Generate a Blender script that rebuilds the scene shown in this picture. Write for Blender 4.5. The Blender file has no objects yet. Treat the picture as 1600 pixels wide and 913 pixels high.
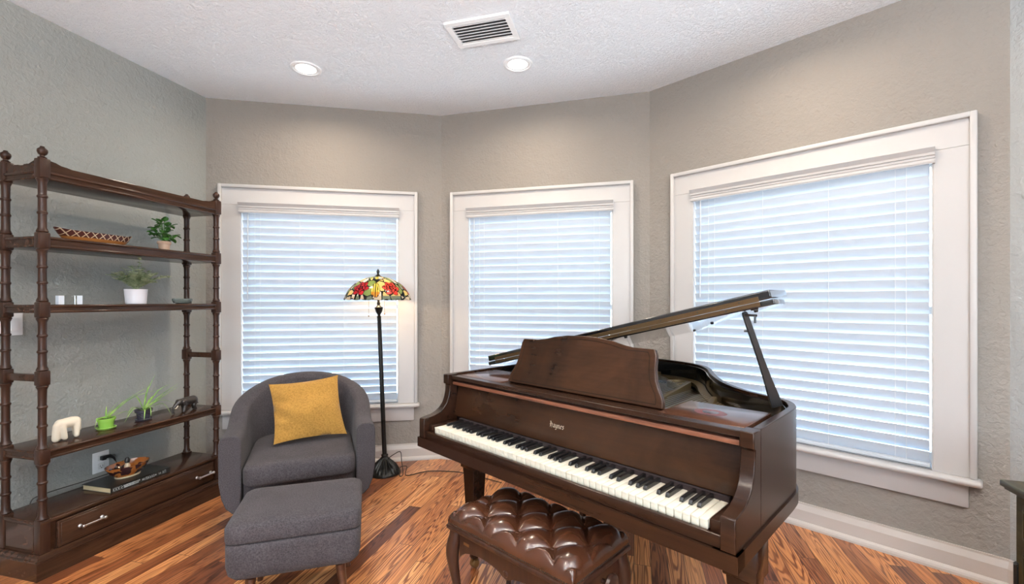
import bpy, bmesh, math, random
from math import sin, cos, pi, radians as R, sqrt, floor as fl
from mathutils import Vector as V, Matrix as M, noise as mnoise

scene = bpy.context.scene
COL = scene.collection
random.seed(7)

# ------------------------------------------------------------------ camera, world, light, exposure
cam_d = bpy.data.cameras.new('camera'); cam = bpy.data.objects.new('camera', cam_d); COL.objects.link(cam)
cam.location = (0, 0, 1.32); cam.rotation_euler = (R(90), 0, 0)
cam_d.sensor_width = 36; cam_d.lens = 16.0; cam_d.shift_y = 13.5/1600; cam_d.clip_start = .05
scene.camera = cam
EXPOSURE = 0.0
SKY = 9.0            # daylight outside
DOWNLIGHT = 14.5     # watts per recessed lamp
REAR_FILL = 60.0          # added fill light at the rear opening
CEILING_FILL = 215.0      # two added, unseen fill uplights that brighten the ceiling
LAMP = 8.0           # stained glass lamp bulb
scene.view_settings.view_transform = 'Standard'; scene.view_settings.look = 'None'
scene.view_settings.exposure = EXPOSURE; scene.view_settings.gamma = 1
scene.view_settings.use_curve_mapping = False

w = bpy.data.worlds.new('World'); scene.world = w; w.use_nodes = True
wn = w.node_tree.nodes; wl = w.node_tree.links
bg = wn['Background']
tc = wn.new('ShaderNodeTexCoord'); sp = wn.new('ShaderNodeSeparateXYZ'); rp = wn.new('ShaderNodeValToRGB')
mr = wn.new('ShaderNodeMapRange'); mr.inputs['From Min'].default_value = -1
wl.new(tc.outputs['Generated'], sp.inputs[0]); wl.new(sp.outputs['Z'], mr.inputs['Value']); wl.new(mr.outputs[0], rp.inputs[0])
e = rp.color_ramp.elements
e[0].position = 0; e[0].color = (.60, .68, .74, 1)
e[1].position = 1; e[1].color = (.42, .66, 1, 1)
x = rp.color_ramp.elements.new(.47); x.color = (.68, .78, .86, 1)
x = rp.color_ramp.elements.new(.54); x.color = (.66, .84, 1, 1)
wl.new(rp.outputs[0], bg.inputs['Color']); bg.inputs['Strength'].default_value = SKY

def area(name, loc, rot, sx, sy, power, color, shape='RECTANGLE', spread=180):
    l = bpy.data.lights.new(name, 'AREA'); l.shape = shape; l.size = sx; l.size_y = sy
    l.energy = power; l.color = color; l.spread = R(spread)
    o = bpy.data.objects.new(name, l); o.location = loc; o.rotation_euler = rot; COL.objects.link(o); return o
# added fill light, unseen, set in the opening of the rear wall
area('rear_fill_light', (-.3, -3.02, 1.45), (R(-90), 0, R(0)), 3.0, 1.7, REAR_FILL, (.93, .97, 1.0)).rotation_euler = (R(90), 0, 0)

# ------------------------------------------------------------------ material helpers
def newmat(name):
    m = bpy.data.materials.new(name); m.use_nodes = True
    return m, m.node_tree.nodes, m.node_tree.links, m.node_tree.nodes['Principled BSDF']
def setp(b, **k):
    mp = {'rough': 'Roughness', 'metal': 'Metallic', 'coat': 'Coat Weight', 'coatr': 'Coat Roughness', 'spec': 'Specular IOR Level',
          'sheen': 'Sheen Weight', 'trans': 'Transmission Weight', 'ior': 'IOR', 'alpha': 'Alpha', 'sheenr': 'Sheen Roughness'}
    for a, v_ in k.items(): b.inputs[mp[a]].default_value = v_
def plain(name, col, rough=.5, **k):
    m, n, l, b = newmat(name); b.inputs['Base Color'].default_value = (*col, 1); setp(b, rough=rough, **k); return m
def coords(n, l, scale=(1, 1, 1), rot=(0, 0, 0)):
    t = n.new('ShaderNodeTexCoord'); mp = n.new('ShaderNodeMapping'); l.new(t.outputs['Object'], mp.inputs['Vector'])
    mp.inputs['Scale'].default_value = scale; mp.inputs['Rotation'].default_value = rot; return mp.outputs[0]
def noise(n, l, vec, scale, detail=4, rough=.5, dist=0):
    t = n.new('ShaderNodeTexNoise'); l.new(vec, t.inputs['Vector']); t.inputs['Scale'].default_value = scale
    t.inputs['Detail'].default_value = detail; t.inputs['Roughness'].default_value = rough; t.inputs['Distortion'].default_value = dist
    return t.outputs['Fac']
def ramp(n, l, fac, stops):
    r = n.new('ShaderNodeValToRGB'); l.new(fac, r.inputs[0]); el = r.color_ramp.elements
    el[0].position, el[0].color = stops[0][0], (*stops[0][1], 1); el[1].position, el[1].color = stops[-1][0], (*stops[-1][1], 1)
    for p, c in stops[1:-1]: q = el.new(p); q.color = (*c, 1)
    return r.outputs[0]
def mth(n, l, op, a, b=None, c=None):
    m = n.new('ShaderNodeMath'); m.operation = op
    for i, q in enumerate((a, b, c)):
        if q is None: continue
        if isinstance(q, (int, float)): m.inputs[i].default_value = q
        else: l.new(q, m.inputs[i])
    return m.outputs[0]
def bump(n, l, b, h, strength, dist=.01):
    bp = n.new('ShaderNodeBump'); bp.inputs['Strength'].default_value = strength; bp.inputs['Distance'].default_value = dist
    l.new(h, bp.inputs['Height']); l.new(bp.outputs[0], b.inputs['Normal'])
def mixc(n, l, fac, a, b, mode='MIX'):
    m = n.new('ShaderNodeMix'); m.data_type = 'RGBA'; m.blend_type = mode
    for i, q in ((0, fac), (6, a), (7, b)):
        if isinstance(q, (int, float)): m.inputs[i].default_value = q
        elif isinstance(q, tuple): m.inputs[i].default_value = (*q, 1)
        else: l.new(q, m.inputs[i])
    return m.outputs[2]

def m_wall(name, col):
    m, n, l, b = newmat(name); c = coords(n, l)
    f = noise(n, l, c, 1.3, 3); b.inputs['Base Color'].default_value = (*col, 1)
    cc = mixc(n, l, f, tuple(q*.95 for q in col), tuple(q*1.05 for q in col)); l.new(cc, b.inputs['Base Color'])
    h1 = noise(n, l, c, 55, 3, .55, .6); h2 = noise(n, l, c, 16, 2, .5)
    hh = mth(n, l, 'ADD', mth(n, l, 'MULTIPLY', h1, .6), mth(n, l, 'MULTIPLY', h2, .9))
    bump(n, l, b, hh, .8, .012); setp(b, rough=.72, spec=.25); return m
def m_ceiling():
    m, n, l, b = newmat('popcorn_ceiling'); c = coords(n, l)
    b.inputs['Base Color'].default_value = (.91, .93, .96, 1)
    h = noise(n, l, c, 62, 5, .62, .2); r = ramp(n, l, h, [(.42, (0, 0, 0)), (.62, (1, 1, 1))])
    bump(n, l, b, r, .7, .012); setp(b, rough=.9, spec=.1); return m
def m_floor():
    m, n, l, b = newmat('heart_pine_floor')
    t = n.new('ShaderNodeTexCoord'); mp = n.new('ShaderNodeMapping'); l.new(t.outputs['Object'], mp.inputs['Vector'])
    mp.inputs['Rotation'].default_value = (0, 0, R(15.0))
    s = n.new('ShaderNodeSeparateXYZ'); l.new(mp.outputs[0], s.inputs[0]); X, Y = s.outputs[0], s.outputs[1]
    px_ = mth(n, l, 'DIVIDE', X, .082); idx = mth(n, l, 'FLOOR', px_); frx = mth(n, l, 'FRACT', px_)
    wn1 = n.new('ShaderNodeTexWhiteNoise'); wn1.noise_dimensions = '1D'; l.new(idx, wn1.inputs['W'])
    yy = mth(n, l, 'ADD', mth(n, l, 'DIVIDE', Y, 1.35), mth(n, l, 'MULTIPLY', wn1.outputs['Value'], 7.3))
    idy = mth(n, l, 'FLOOR', yy); fry = mth(n, l, 'FRACT', yy)
    cb = n.new('ShaderNodeCombineXYZ'); l.new(idx, cb.inputs[0]); l.new(idy, cb.inputs[1])
    wn2 = n.new('ShaderNodeTexWhiteNoise'); wn2.noise_dimensions = '3D'; l.new(cb.outputs[0], wn2.inputs['Vector'])
    rnd = wn2.outputs['Value']
    # per plank coordinates
    g = n.new('ShaderNodeCombineXYZ')
    l.new(mth(n, l, 'ADD', mth(n, l, 'MULTIPLY', X, 9.0), mth(n, l, 'MULTIPLY', rnd, 37)), g.inputs[0])
    l.new(mth(n, l, 'ADD', mth(n, l, 'MULTIPLY', Y, .55), mth(n, l, 'MULTIPLY', rnd, 91)), g.inputs[1])
    base = noise(n, l, g.outputs[0], 1.15, 2.5, .5, .25)
    rings = mth(n, l, 'SINE', mth(n, l, 'MULTIPLY', base, 150.0))
    rings01 = mth(n, l, 'MULTIPLY_ADD', rings, .5, .5)
    g2 = n.new('ShaderNodeCombineXYZ'); l.new(mth(n, l, 'MULTIPLY', X, 60), g2.inputs[0]); l.new(mth(n, l, 'MULTIPLY', Y, 2.2), g2.inputs[1]); l.new(rnd, g2.inputs[2])
    fine = noise(n, l, g2.outputs[0], 2.0, 5, .6)
    tone = ramp(n, l, rnd, [(0, (.13, .042, .018)), (.22, (.30, .105, .04)), (.45, (.52, .215, .078)), (.75, (.62, .285, .11)), (1, (.70, .36, .155))])
    dark = mixc(n, l, 1.0, tone, (.30, .18, .12), 'MULTIPLY')
    rr = ramp(n, l, rings01, [(.45, (0, 0, 0)), (.92, (1, 1, 1))])
    amp = noise(n, l, g.outputs[0], .5, 1)
    f1 = mth(n, l, 'MULTIPLY', mth(n, l, 'MULTIPLY', rr, amp), 1.7)
    c1 = mixc(n, l, f1, tone, dark)
    ff = ramp(n, l, fine, [(.3, (.80, .74, .68)), (.65, (1.25, 1.2, 1.12))])
    c2 = mixc(n, l, 1.0, c1, ff, 'MULTIPLY')
    # dark heart streaks
    hs = ramp(n, l, noise(n, l, g.outputs[0], .62, 3, .55, .4), [(.56, (0, 0, 0)), (.64, (1, 1, 1))])
    c3 = mixc(n, l, mth(n, l, 'MULTIPLY', hs, .42), c2, (.14, .045, .02))
    gap = mth(n, l, 'MINIMUM', mth(n, l, 'MULTIPLY', mth(n, l, 'MINIMUM', frx, mth(n, l, 'SUBTRACT', 1.0, frx)), .082),
              mth(n, l, 'MULTIPLY', mth(n, l, 'MINIMUM', fry, mth(n, l, 'SUBTRACT', 1.0, fry)), 1.35))
    gm = mth(n, l, 'LESS_THAN', gap, .0014)
    c4 = mixc(n, l, gm, c3, (.05, .02, .01)); l.new(c4, b.inputs['Base Color'])
    bump(n, l, b, mth(n, l, 'SUBTRACT', mth(n, l, 'MULTIPLY', fine, .25), gm), .15, .003)
    setp(b, rough=.34, spec=.45, coat=.25, coatr=.2); return m
def m_wood(name, c_dark, c_light, rough=.25, coat=.5, scale=(3, 40, 40), contrast=1.0, burl=False):
    m, n, l, b = newmat(name)
    c = coords(n, l, scale)
    if burl:
        c0 = coords(n, l, (1, 1, 1)); a = noise(n, l, c0, 4.0, 4, .55, 1.0); f2 = noise(n, l, coords(n, l, (4, 50, 50)), 2, 3)
        f = mth(n, l, 'ADD', mth(n, l, 'MULTIPLY', a, .8), mth(n, l, 'MULTIPLY', f2, .22))
    else:
        f = noise(n, l, c, 1.0, 6, .6, .8)
    col = ramp(n, l, f, [(.5-.18/contrast, c_dark), (.5+.2/contrast, c_light)])
    l.new(col, b.inputs['Base Color']); bump(n, l, b, f, .03, .002); setp(b, rough=rough, coat=coat, coatr=.12, spec=.28); return m
def m_fabric(name, c1, c2, sc=420, rough=.95, sheen=.05):
    m, n, l, b = newmat(name); c = coords(n, l)
    f = noise(n, l, c, sc*.45, 4, .7); f2 = noise(n, l, c, 9, 3); 
    cc = ramp(n, l, f, [(.35, c1), (.65, c2)])
    k = ramp(n, l, f2, [(.3, (.9, .9, .9)), (.7, (1.08, 1.08, 1.08))]); cc = mixc(n, l, 1.0, cc, k, 'MULTIPLY')
    l.new(cc, b.inputs['Base Color'])
    wv = n.new('ShaderNodeTexWave'); l.new(c, wv.inputs['Vector']); wv.inputs['Scale'].default_value = sc*.3; wv.inputs['Distortion'].default_value = 1.5
    h = mth(n, l, 'ADD', f, mth(n, l, 'MULTIPLY', wv.outputs['Fac'], .35))
    bump(n, l, b, h, .5, .002); setp(b, rough=rough, sheen=sheen, spec=.15); return m

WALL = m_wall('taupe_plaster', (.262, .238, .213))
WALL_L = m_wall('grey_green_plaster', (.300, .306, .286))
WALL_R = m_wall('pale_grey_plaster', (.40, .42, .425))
CEIL = m_ceiling(); FLOOR = m_floor()
TRIM = plain('white_trim_paint', (.50, .485, .475), .38)
BASEP = plain('baseboard_paint', (.54, .50, .465), .4)
VINYL = plain('white_plastic', (.82, .82, .82), .35)
VALP = plain('valance_paint', (.50, .485, .475), .35)
ETAG = m_wood('etagere_mahogany', (.020, .009, .005), (.060, .027, .015), .17, .0, (3, 40, 40), contrast=.8)
ETAP = m_wood('turned_post_mahogany', (.022, .0095, .0055), (.046, .020, .012), .33, .0, (30, 30, 3))
PIANO = m_wood('piano_walnut', (.012, .0052, .003), (.030, .0125, .0065), .25, .0, (3, 30, 30), contrast=.7)
BURL = m_wood('piano_burl_veneer', (.013, .0055, .003), (.046, .0185, .008), .26, .0, burl=True, contrast=.75)
REDW = m_wood('reddish_walnut_moulding', (.10, .038, .022), (.22, .085, .048), .3, .4, (3, 30, 30))
EBONY = plain('ebonised_black', (.006, .006, .007), .14, coat=.8, coatr=.05)
BLACKM = plain('satin_black', (.012, .011, .011), .35)
BENCHW = m_wood('bench_dark_wood', (.018, .008, .006), (.05, .021, .012), .28, .1, (30, 30, 3))
LEGW = m_wood('leg_wood', (.04, .015, .008), (.10, .038, .018), .35, .2)
CABW = m_wood('dark_olive_cabinet_wood', (.018, .016, .005), (.050, .042, .014), .38, .1, (3, 30, 30))
CABP = m_wood('cabinet_panel_wood', (.03, .012, .007), (.09, .035, .018), .3, .4, (3, 30, 30))
GREY = m_fabric('charcoal_grey_upholstery', (.032, .028, .030), (.074, .065, .069))
MUST = m_fabric('mustard_velvet', (.26, .135, .026), (.40, .215, .048), 260, .9, .12)
STEEL = plain('brushed_nickel', (.62, .60, .57), .28, metal=1)
HINGE = plain('tarnished_hinge_brass', (.085, .050, .020), .5, metal=.6)
BRASS = plain('aged_brass', (.20, .115, .045), .42, metal=.7)
IRON = plain('bronze_black_metal', (.018, .017, .015), .34, metal=.55)
IVORY = plain('ivory_keys', (.72, .68, .56), .35)
BLACKK = plain('black_keys', (.007, .007, .008), .25, coat=.4)
GOLD = plain('gilt_lettering', (.75, .68, .55), .35, metal=.4)
CORD = plain('dark_cord', (.02, .015, .012), .5)

def m_leather():
    m, n, l, b = newmat('oxblood_leather'); c = coords(n, l)
    f = noise(n, l, c, 7, 3); cc = ramp(n, l, f, [(.3, (.032, .0105, .005)), (.7, (.062, .021, .0095))]); l.new(cc, b.inputs['Base Color'])
    h = noise(n, l, c, 260, 3); bump(n, l, b, h, .05, .002); setp(b, rough=.24, coat=.3, coatr=.12); return m
LEATHER = m_leather()
def m_blind():
    m = bpy.data.materials.new('blind_slat_white'); m.use_nodes = True; n = m.node_tree.nodes; l = m.node_tree.links; n.clear()
    o = n.new('ShaderNodeOutputMaterial'); d = n.new('ShaderNodeBsdfDiffuse'); t = n.new('ShaderNodeBsdfTranslucent'); g = n.new('ShaderNodeBsdfGlossy')
    d.inputs[0].default_value = (.64, .67, .70, 1); t.inputs[0].default_value = (.72, .84, .95, 1); g.inputs['Roughness'].default_value = .3
    a = n.new('ShaderNodeMixShader'); a.inputs[0].default_value = .18; l.new(d.outputs[0], a.inputs[1]); l.new(t.outputs[0], a.inputs[2])
    bb = n.new('ShaderNodeMixShader'); bb.inputs[0].default_value = .04; l.new(a.outputs[0], bb.inputs[1]); l.new(g.outputs[0], bb.inputs[2]); l.new(bb.outputs[0], o.inputs[0]); return m
BLIND = m_blind()
def m_glass(name, col=(1, 1, 1), fac=.06, rough=.0):
    m = bpy.data.materials.new(name); m.use_nodes = True; n = m.node_tree.nodes; l = m.node_tree.links; n.clear()
    o = n.new('ShaderNodeOutputMaterial'); t = n.new('ShaderNodeBsdfTransparent'); g = n.new('ShaderNodeBsdfGlossy'); g.inputs['Roughness'].default_value = rough
    t.inputs[0].default_value = (*col, 1); a = n.new('ShaderNodeMixShader'); a.inputs[0].default_value = fac
    l.new(t.outputs[0], a.inputs[1]); l.new(g.outputs[0], a.inputs[2]); l.new(a.outputs[0], o.inputs[0]); return m
PANE = m_glass('window_pane', (.95, .98, 1), .07)
GLASS = plain('clear_glass', (.9, .95, .95), .02, trans=1.0, ior=1.45)
def m_emit(name, col, s):
    m, n, l, b = newmat(name); b.inputs['Emission Color'].default_value = (*col, 1); b.inputs['Emission Strength'].default_value = s
    b.inputs['Base Color'].default_value = (*col, 1); return m
LED = m_emit('lit_led_lens', (1, .96, .88), 5.0)
BULB = m_emit('lit_bulb', (1, .78, .5), 6.0)

# ------------------------------------------------------------------ mesh helpers
I4 = M.Identity(4)
class MB:
    def __init__(s): s.bm = bmesh.new()
    def vs(s, pts, T=I4): return [s.bm.verts.new(T @ V(p)) for p in pts]
    def box(s, x0, x1, y0, y1, z0, z1, T=I4, bev=0):
        v = s.vs([(x0, y0, z0), (x1, y0, z0), (x1, y1, z0), (x0, y1, z0), (x0, y0, z1), (x1, y0, z1), (x1, y1, z1), (x0, y1, z1)], T)
        f = [s.bm.faces.new([v[i] for i in q]) for q in ((0, 3, 2, 1), (4, 5, 6, 7), (0, 1, 5, 4), (1, 2, 6, 5), (2, 3, 7, 6), (3, 0, 4, 7))]
        if bev:
            es = list({e for q in f for e in q.edges}); bmesh.ops.bevel(s.bm, geom=es, offset=bev, segments=2, profile=.5, affect='EDGES')
        return s
    def lathe(s, prof, seg=24, T=I4, sx=1, sy=1):
        rings = []
        for r, z in prof:
            if r < 1e-6: rings.append(s.vs([(0, 0, z)], T))
            else: rings.append(s.vs([(r*cos(2*pi*i/seg)*sx, r*sin(2*pi*i/seg)*sy, z) for i in range(seg)], T))
        for a, b in zip(rings, rings[1:]):
            if len(a) == 1 and len(b) == 1: continue
            for i in range(seg):
                j = (i+1) % seg
                if len(a) == 1: s.bm.faces.new((a[0], b[j], b[i]))
                elif len(b) == 1: s.bm.faces.new((a[i], a[j], b[0]))
                else: s.bm.faces.new((a[i], a[j], b[j], b[i]))
        if len(rings[0]) > 1: s.bm.faces.new(list(reversed(rings[0])))
        if len(rings[-1]) > 1: s.bm.faces.new(rings[-1])
        return s
    def loft(s, loops, closed=True, caps=True):
        rs = [s.vs(p) for p in loops]; n = len(rs[0])
        for a, b in zip(rs, rs[1:]):
            for i in range(n if closed else n-1):
                j = (i+1) % n; s.bm.faces.new((a[i], a[j], b[j], b[i]))
        if caps and closed: s.bm.faces.new(list(reversed(rs[0]))); s.bm.faces.new(rs[-1])
        return s
    def tube(s, pts, r, seg=8, flat=1.0):
        pts = [V(p) for p in pts]; n = len(pts); rr = r if isinstance(r, (list, tuple)) else [r]*n
        loops = []; up = None
        for i, p in enumerate(pts):
            d = (pts[min(i+1, n-1)]-pts[max(i-1, 0)]).normalized()
            if up is None: up = V((0, 0, 1)) if abs(d.z) < .9 else V((1, 0, 0))
            a = d.cross(up).normalized(); up = a.cross(d).normalized()
            loops.append([p+a*rr[i]*cos(2*pi*k/seg)+up*rr[i]*flat*sin(2*pi*k/seg) for k in range(seg)])
        return s.loft(loops)
    def prism(s, poly, z0, z1, T=I4, bev=0):
        a = s.vs([(x, y, z0) for x, y in poly], T); b = s.vs([(x, y, z1) for x, y in poly], T); n = len(poly)
        fs = [s.bm.faces.new(list(reversed(a))), s.bm.faces.new(b)]
        for i in range(n): fs.append(s.bm.faces.new((a[i], a[(i+1) % n], b[(i+1) % n], b[i])))
        if bev:
            es = list({e for e in fs[1].edges}); bmesh.ops.bevel(s.bm, geom=es, offset=bev, segments=2, profile=.5, affect='EDGES')
        return s
    def build(s, name, mat, parent=None, smooth=True, angle=35, bevel=0, subd=0, tri=False):
        bm = s.bm; bmesh.ops.recalc_face_normals(bm, faces=bm.faces)
        me = bpy.data.meshes.new(name); bm.to_mesh(me); bm.free()
        if smooth:
            me.polygons.foreach_set('use_smooth', [True]*len(me.polygons)); me.set_sharp_from_angle(angle=R(angle))
        me.materials.append(mat); o = bpy.data.objects.new(name, me); COL.objects.link(o)
        if bevel:
            md = o.modifiers.new('bevel', 'BEVEL'); md.width = bevel; md.segments = 2; md.limit_method = 'ANGLE'; md.angle_limit = R(40)
        if subd:
            md = o.modifiers.new('sub', 'SUBSURF'); md.levels = subd; md.render_levels = subd
        if parent: o.parent = parent
        return o
def thing(name, label, cat, loc=(0, 0, 0), rz=0, group=None):
    o = bpy.data.objects.new(name, None); COL.objects.link(o); o.location = loc; o.rotation_euler = (0, 0, rz); o.empty_display_size = .1
    o['label'] = label; o['category'] = cat
    if group: o['group'] = group
    return o
def tag(o, label, cat, group=None):
    o['label'] = label; o['category'] = cat
    if group: o['group'] = group
    return o
def struct(o, label=None, cat=None):
    o['kind'] = 'structure'
    if label: o['label'] = label
    return o
def TR(x=0, y=0, z=0, rz=0): return M.Translation((x, y, z)) @ M.Rotation(rz, 4, 'Z')
AX = {'x': M.Rotation(pi/2, 4, 'Y'), 'y': M.Rotation(-pi/2, 4, 'X')}
def catmull(p, n=8, closed=False):
    out = []; N = len(p)
    for i in range(N-1):
        a, b, c, d = p[max(i-1, 0)], p[i], p[i+1], p[min(i+2, N-1)]
        for k in range(n):
            t = k/n
            out.append(tuple(.5*((2*b[j])+(-a[j]+c[j])*t+(2*a[j]-5*b[j]+4*c[j]-d[j])*t*t+(-a[j]+3*b[j]-3*c[j]+d[j])*t**3) for j in range(len(b))))
    out.append(tuple(p[-1])); return out
def blob(parts, voxel=.003, smooth_it=4):
    """Ellipsoid chains fused into one continuous surface."""
    bm = bmesh.new()
    for a, b, ra, rb in parts:
        a = V(a); b = V(b); n = max(1, int((b-a).length/(min(ra, rb)*.35)))
        for i in range(n+1):
            t = i/n; p = a.lerp(b, t); r = ra+(rb-ra)*t
            bmesh.ops.create_icosphere(bm, subdivisions=2, radius=r, matrix=M.Translation(p))
    me = bpy.data.meshes.new('tmp'); bm.to_mesh(me); bm.free()
    o = bpy.data.objects.new('tmp', me); COL.objects.link(o)
    md = o.modifiers.new('r', 'REMESH'); md.mode = 'VOXEL'; md.voxel_size = voxel
    ms = o.modifiers.new('s', 'SMOOTH'); ms.iterations = smooth_it; ms.factor = .5
    dg = bpy.context.evaluated_depsgraph_get(); dg.update()
    m2 = bpy.data.meshes.new_from_object(o.evaluated_get(dg)); bpy.data.objects.remove(o)
    m2.polygons.foreach_set('use_smooth', [True]*len(m2.polygons)); return m2
def meshobj(name, me, mat, parent=None):
    me.materials.clear(); me.materials.append(mat); o = bpy.data.objects.new(name, me); COL.objects.link(o); o.parent = parent; return o

# ------------------------------------------------------------------ room shell
HC = 2.877
C01, C12, C23, C34 = (-2.348, 3.492), (-.593, 3.831), (1.024, 3.385), (2.282, 2.085)
L0 = (C01[0]-.23*6.6, C01[1]-.973*6.6)      # left wall runs to behind the camera
R0 = (C34[0]-.20*5.2, C34[1]-.98*5.2)
YB = -3.0
def lerp_y(a, b, y): t = (y-a[1])/(b[1]-a[1]); return (a[0]+(b[0]-a[0])*t, y)
L0 = lerp_y(C01, L0, YB); R0 = lerp_y(C34, (C34[0]+.15, -3.2), YB)
corners = [L0, C01, C12, C23, C34, R0]
cx = sum(c[0] for c in corners)/6; cy = sum(c[1] for c in corners)/6
def grow(p, d=.16): v_ = V((p[0]-cx, p[1]-cy)); return tuple(V(p)+v_.normalized()*d)
poly = [grow(c, .22) for c in corners]
b = MB(); b.prism(poly, -.08, 0); struct(b.build('floor', FLOOR, smooth=False))
b = MB(); b.prism(poly, HC, HC+.08); struct(b.build('ceiling', CEIL, smooth=False))

def frame_of(a, c):
    d = V((c[0]-a[0], c[1]-a[1])); L = d.length; return M.Translation((a[0], a[1], 0)) @ M.Rotation(math.atan2(d.y, d.x), 4, 'Z'), L
TH = .16
def wall(name, a, c, mat, hole=None, e0=.0, e1=.0):
    T, L = frame_of(a, c); b = MB()
    if hole:
        x0, x1, z0, z1 = hole
        b.box(-e0, x0, 0, TH, 0, HC); b.box(x1, L+e1, 0, TH, 0, HC); b.box(x0, x1, 0, TH, 0, z0); b.box(x0, x1, 0, TH, z1, HC)
    else: b.box(-e0, L+e1, 0, TH, 0, HC)
    o = b.build(name, mat, smooth=False); o.matrix_world = T; struct(o); return T, L
W0, LW0 = wall('wall_left', L0, C01, WALL_L, e1=.0)
W1, LW1 = wall('wall_back_left', C01, C12, WALL, (.234, 1.449, .458, 2.072), e0=.12, e1=.045)
W2, LW2 = wall('wall_back_center', C12, C23, WALL, (.231, 1.421, .458, 2.072), e0=0, e1=.045)
W3, LW3 = wall('wall_back_right', C23, C34, WALL, (.321, 1.564, .458, 2.072), e0=0, e1=.0)
W4, LW4 = wall('wall_right', C34, R0, WALL_R, e0=.14)
W5, LW5 = wall('wall_front', R0, L0, WALL, (LW4*0+1.0, 4.2, .55, 2.35), e0=.1, e1=.1)

def baseboard(name, T, L, x0=0, x1=None):
    x1 = L if x1 is None else x1
    prof = [(0, 0), (-.038, 0), (-.038, .012), (-.034, .022), (-.024, .030), (-.020, .031), (-.020, .094), (-.009, .124), (-.009, .134), (0, .134)]
    b = MB(); b.loft([[V((x, y, z)) for y, z in prof] for x in (x0, x1)])
    o = b.build(name, BASEP, smooth=False); o.matrix_world = T; struct(o); return o
baseboard('baseboard_left', W0, LW0)
baseboard('baseboard_back_left', W1, LW1)
baseboard('baseboard_back_center', W2, LW2)
baseboard('baseboard_back_right', W3, LW3)
baseboard('baseboard_right', W4, LW4)

def window(num, T, x0, x1, labels):
    """Casing, stool, apron, sash, pane in wall coordinates (y < 0 is into the room)."""
    top, sill = 2.217, .475
    ox0, ox1, oz = x0+.153, x1-.153, 2.062
    root = bpy.data.objects.new('window_%d' % num, None); COL.objects.link(root); root.matrix_world = T; root['kind'] = 'structure'
    b = MB()
    b.box(x0+.012, ox0, -.022, 0, sill, oz); b.box(ox1, x1-.012, -.022, 0, sill, oz); b.box(x0+.012, x1-.012, -.0225, 0, oz+.0004, top-.012)
    b.build('casing', TRIM, root, smooth=False, bevel=.002)
    b = MB()
    for xa, xb in ((x0, x0+.026), (x1-.026, x1)):
        b.box(xa, xb, -.040, .0, sill, top, bev=.005)
    b.box(x0+.022, x1-.022, -.040, .0, top-.026, top, bev=.005)
    b.build('back_band', TRIM, root, angle=50)
    b = MB(); b.box(x0-.018, x1+.018, -.075, .01, sill-.028, sill, bev=.011); b.build('stool', TRIM, root, angle=50)
    b = MB(); b.box(x0+.03, x1-.03, -.024, 0, .332, sill-.028, bev=.002); b.build('apron', TRIM, root)
    b = MB()  # jamb lining
    b.box(ox0-.012, ox0+.006, -.02, .15, sill, oz+.01); b.box(ox1-.006, ox1+.012, -.02, .15, sill, oz+.01); b.box(ox0, ox1, -.02, .15, oz-.006, oz+.01); b.box(ox0, ox1, 0, .15, sill-.02, sill+.004)
    b.build('jamb', TRIM, root, smooth=False)
    b = MB(); ym0, ym1 = .10, .135; mid = (sill+oz)/2
    b.box(ox0, ox0+.014, ym0, ym1, sill, oz); b.box(ox1-.014, ox1, ym0, ym1, sill, oz)
    b.box(ox0, ox1, ym0, ym1, sill, sill+.06); b.box(ox0, ox1, ym0, ym1, oz-.05, oz); b.box(ox0, ox1, ym0, ym1, mid-.02, mid+.02)
    b.build('sash', TRIM, root, smooth=False)
    b = MB(); b.box(ox0+.012, ox1-.012, .116, .12, sill+.05, oz-.04); b.build('pane', PANE, root, smooth=False)
    return ox0, ox1, sill, oz
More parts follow.
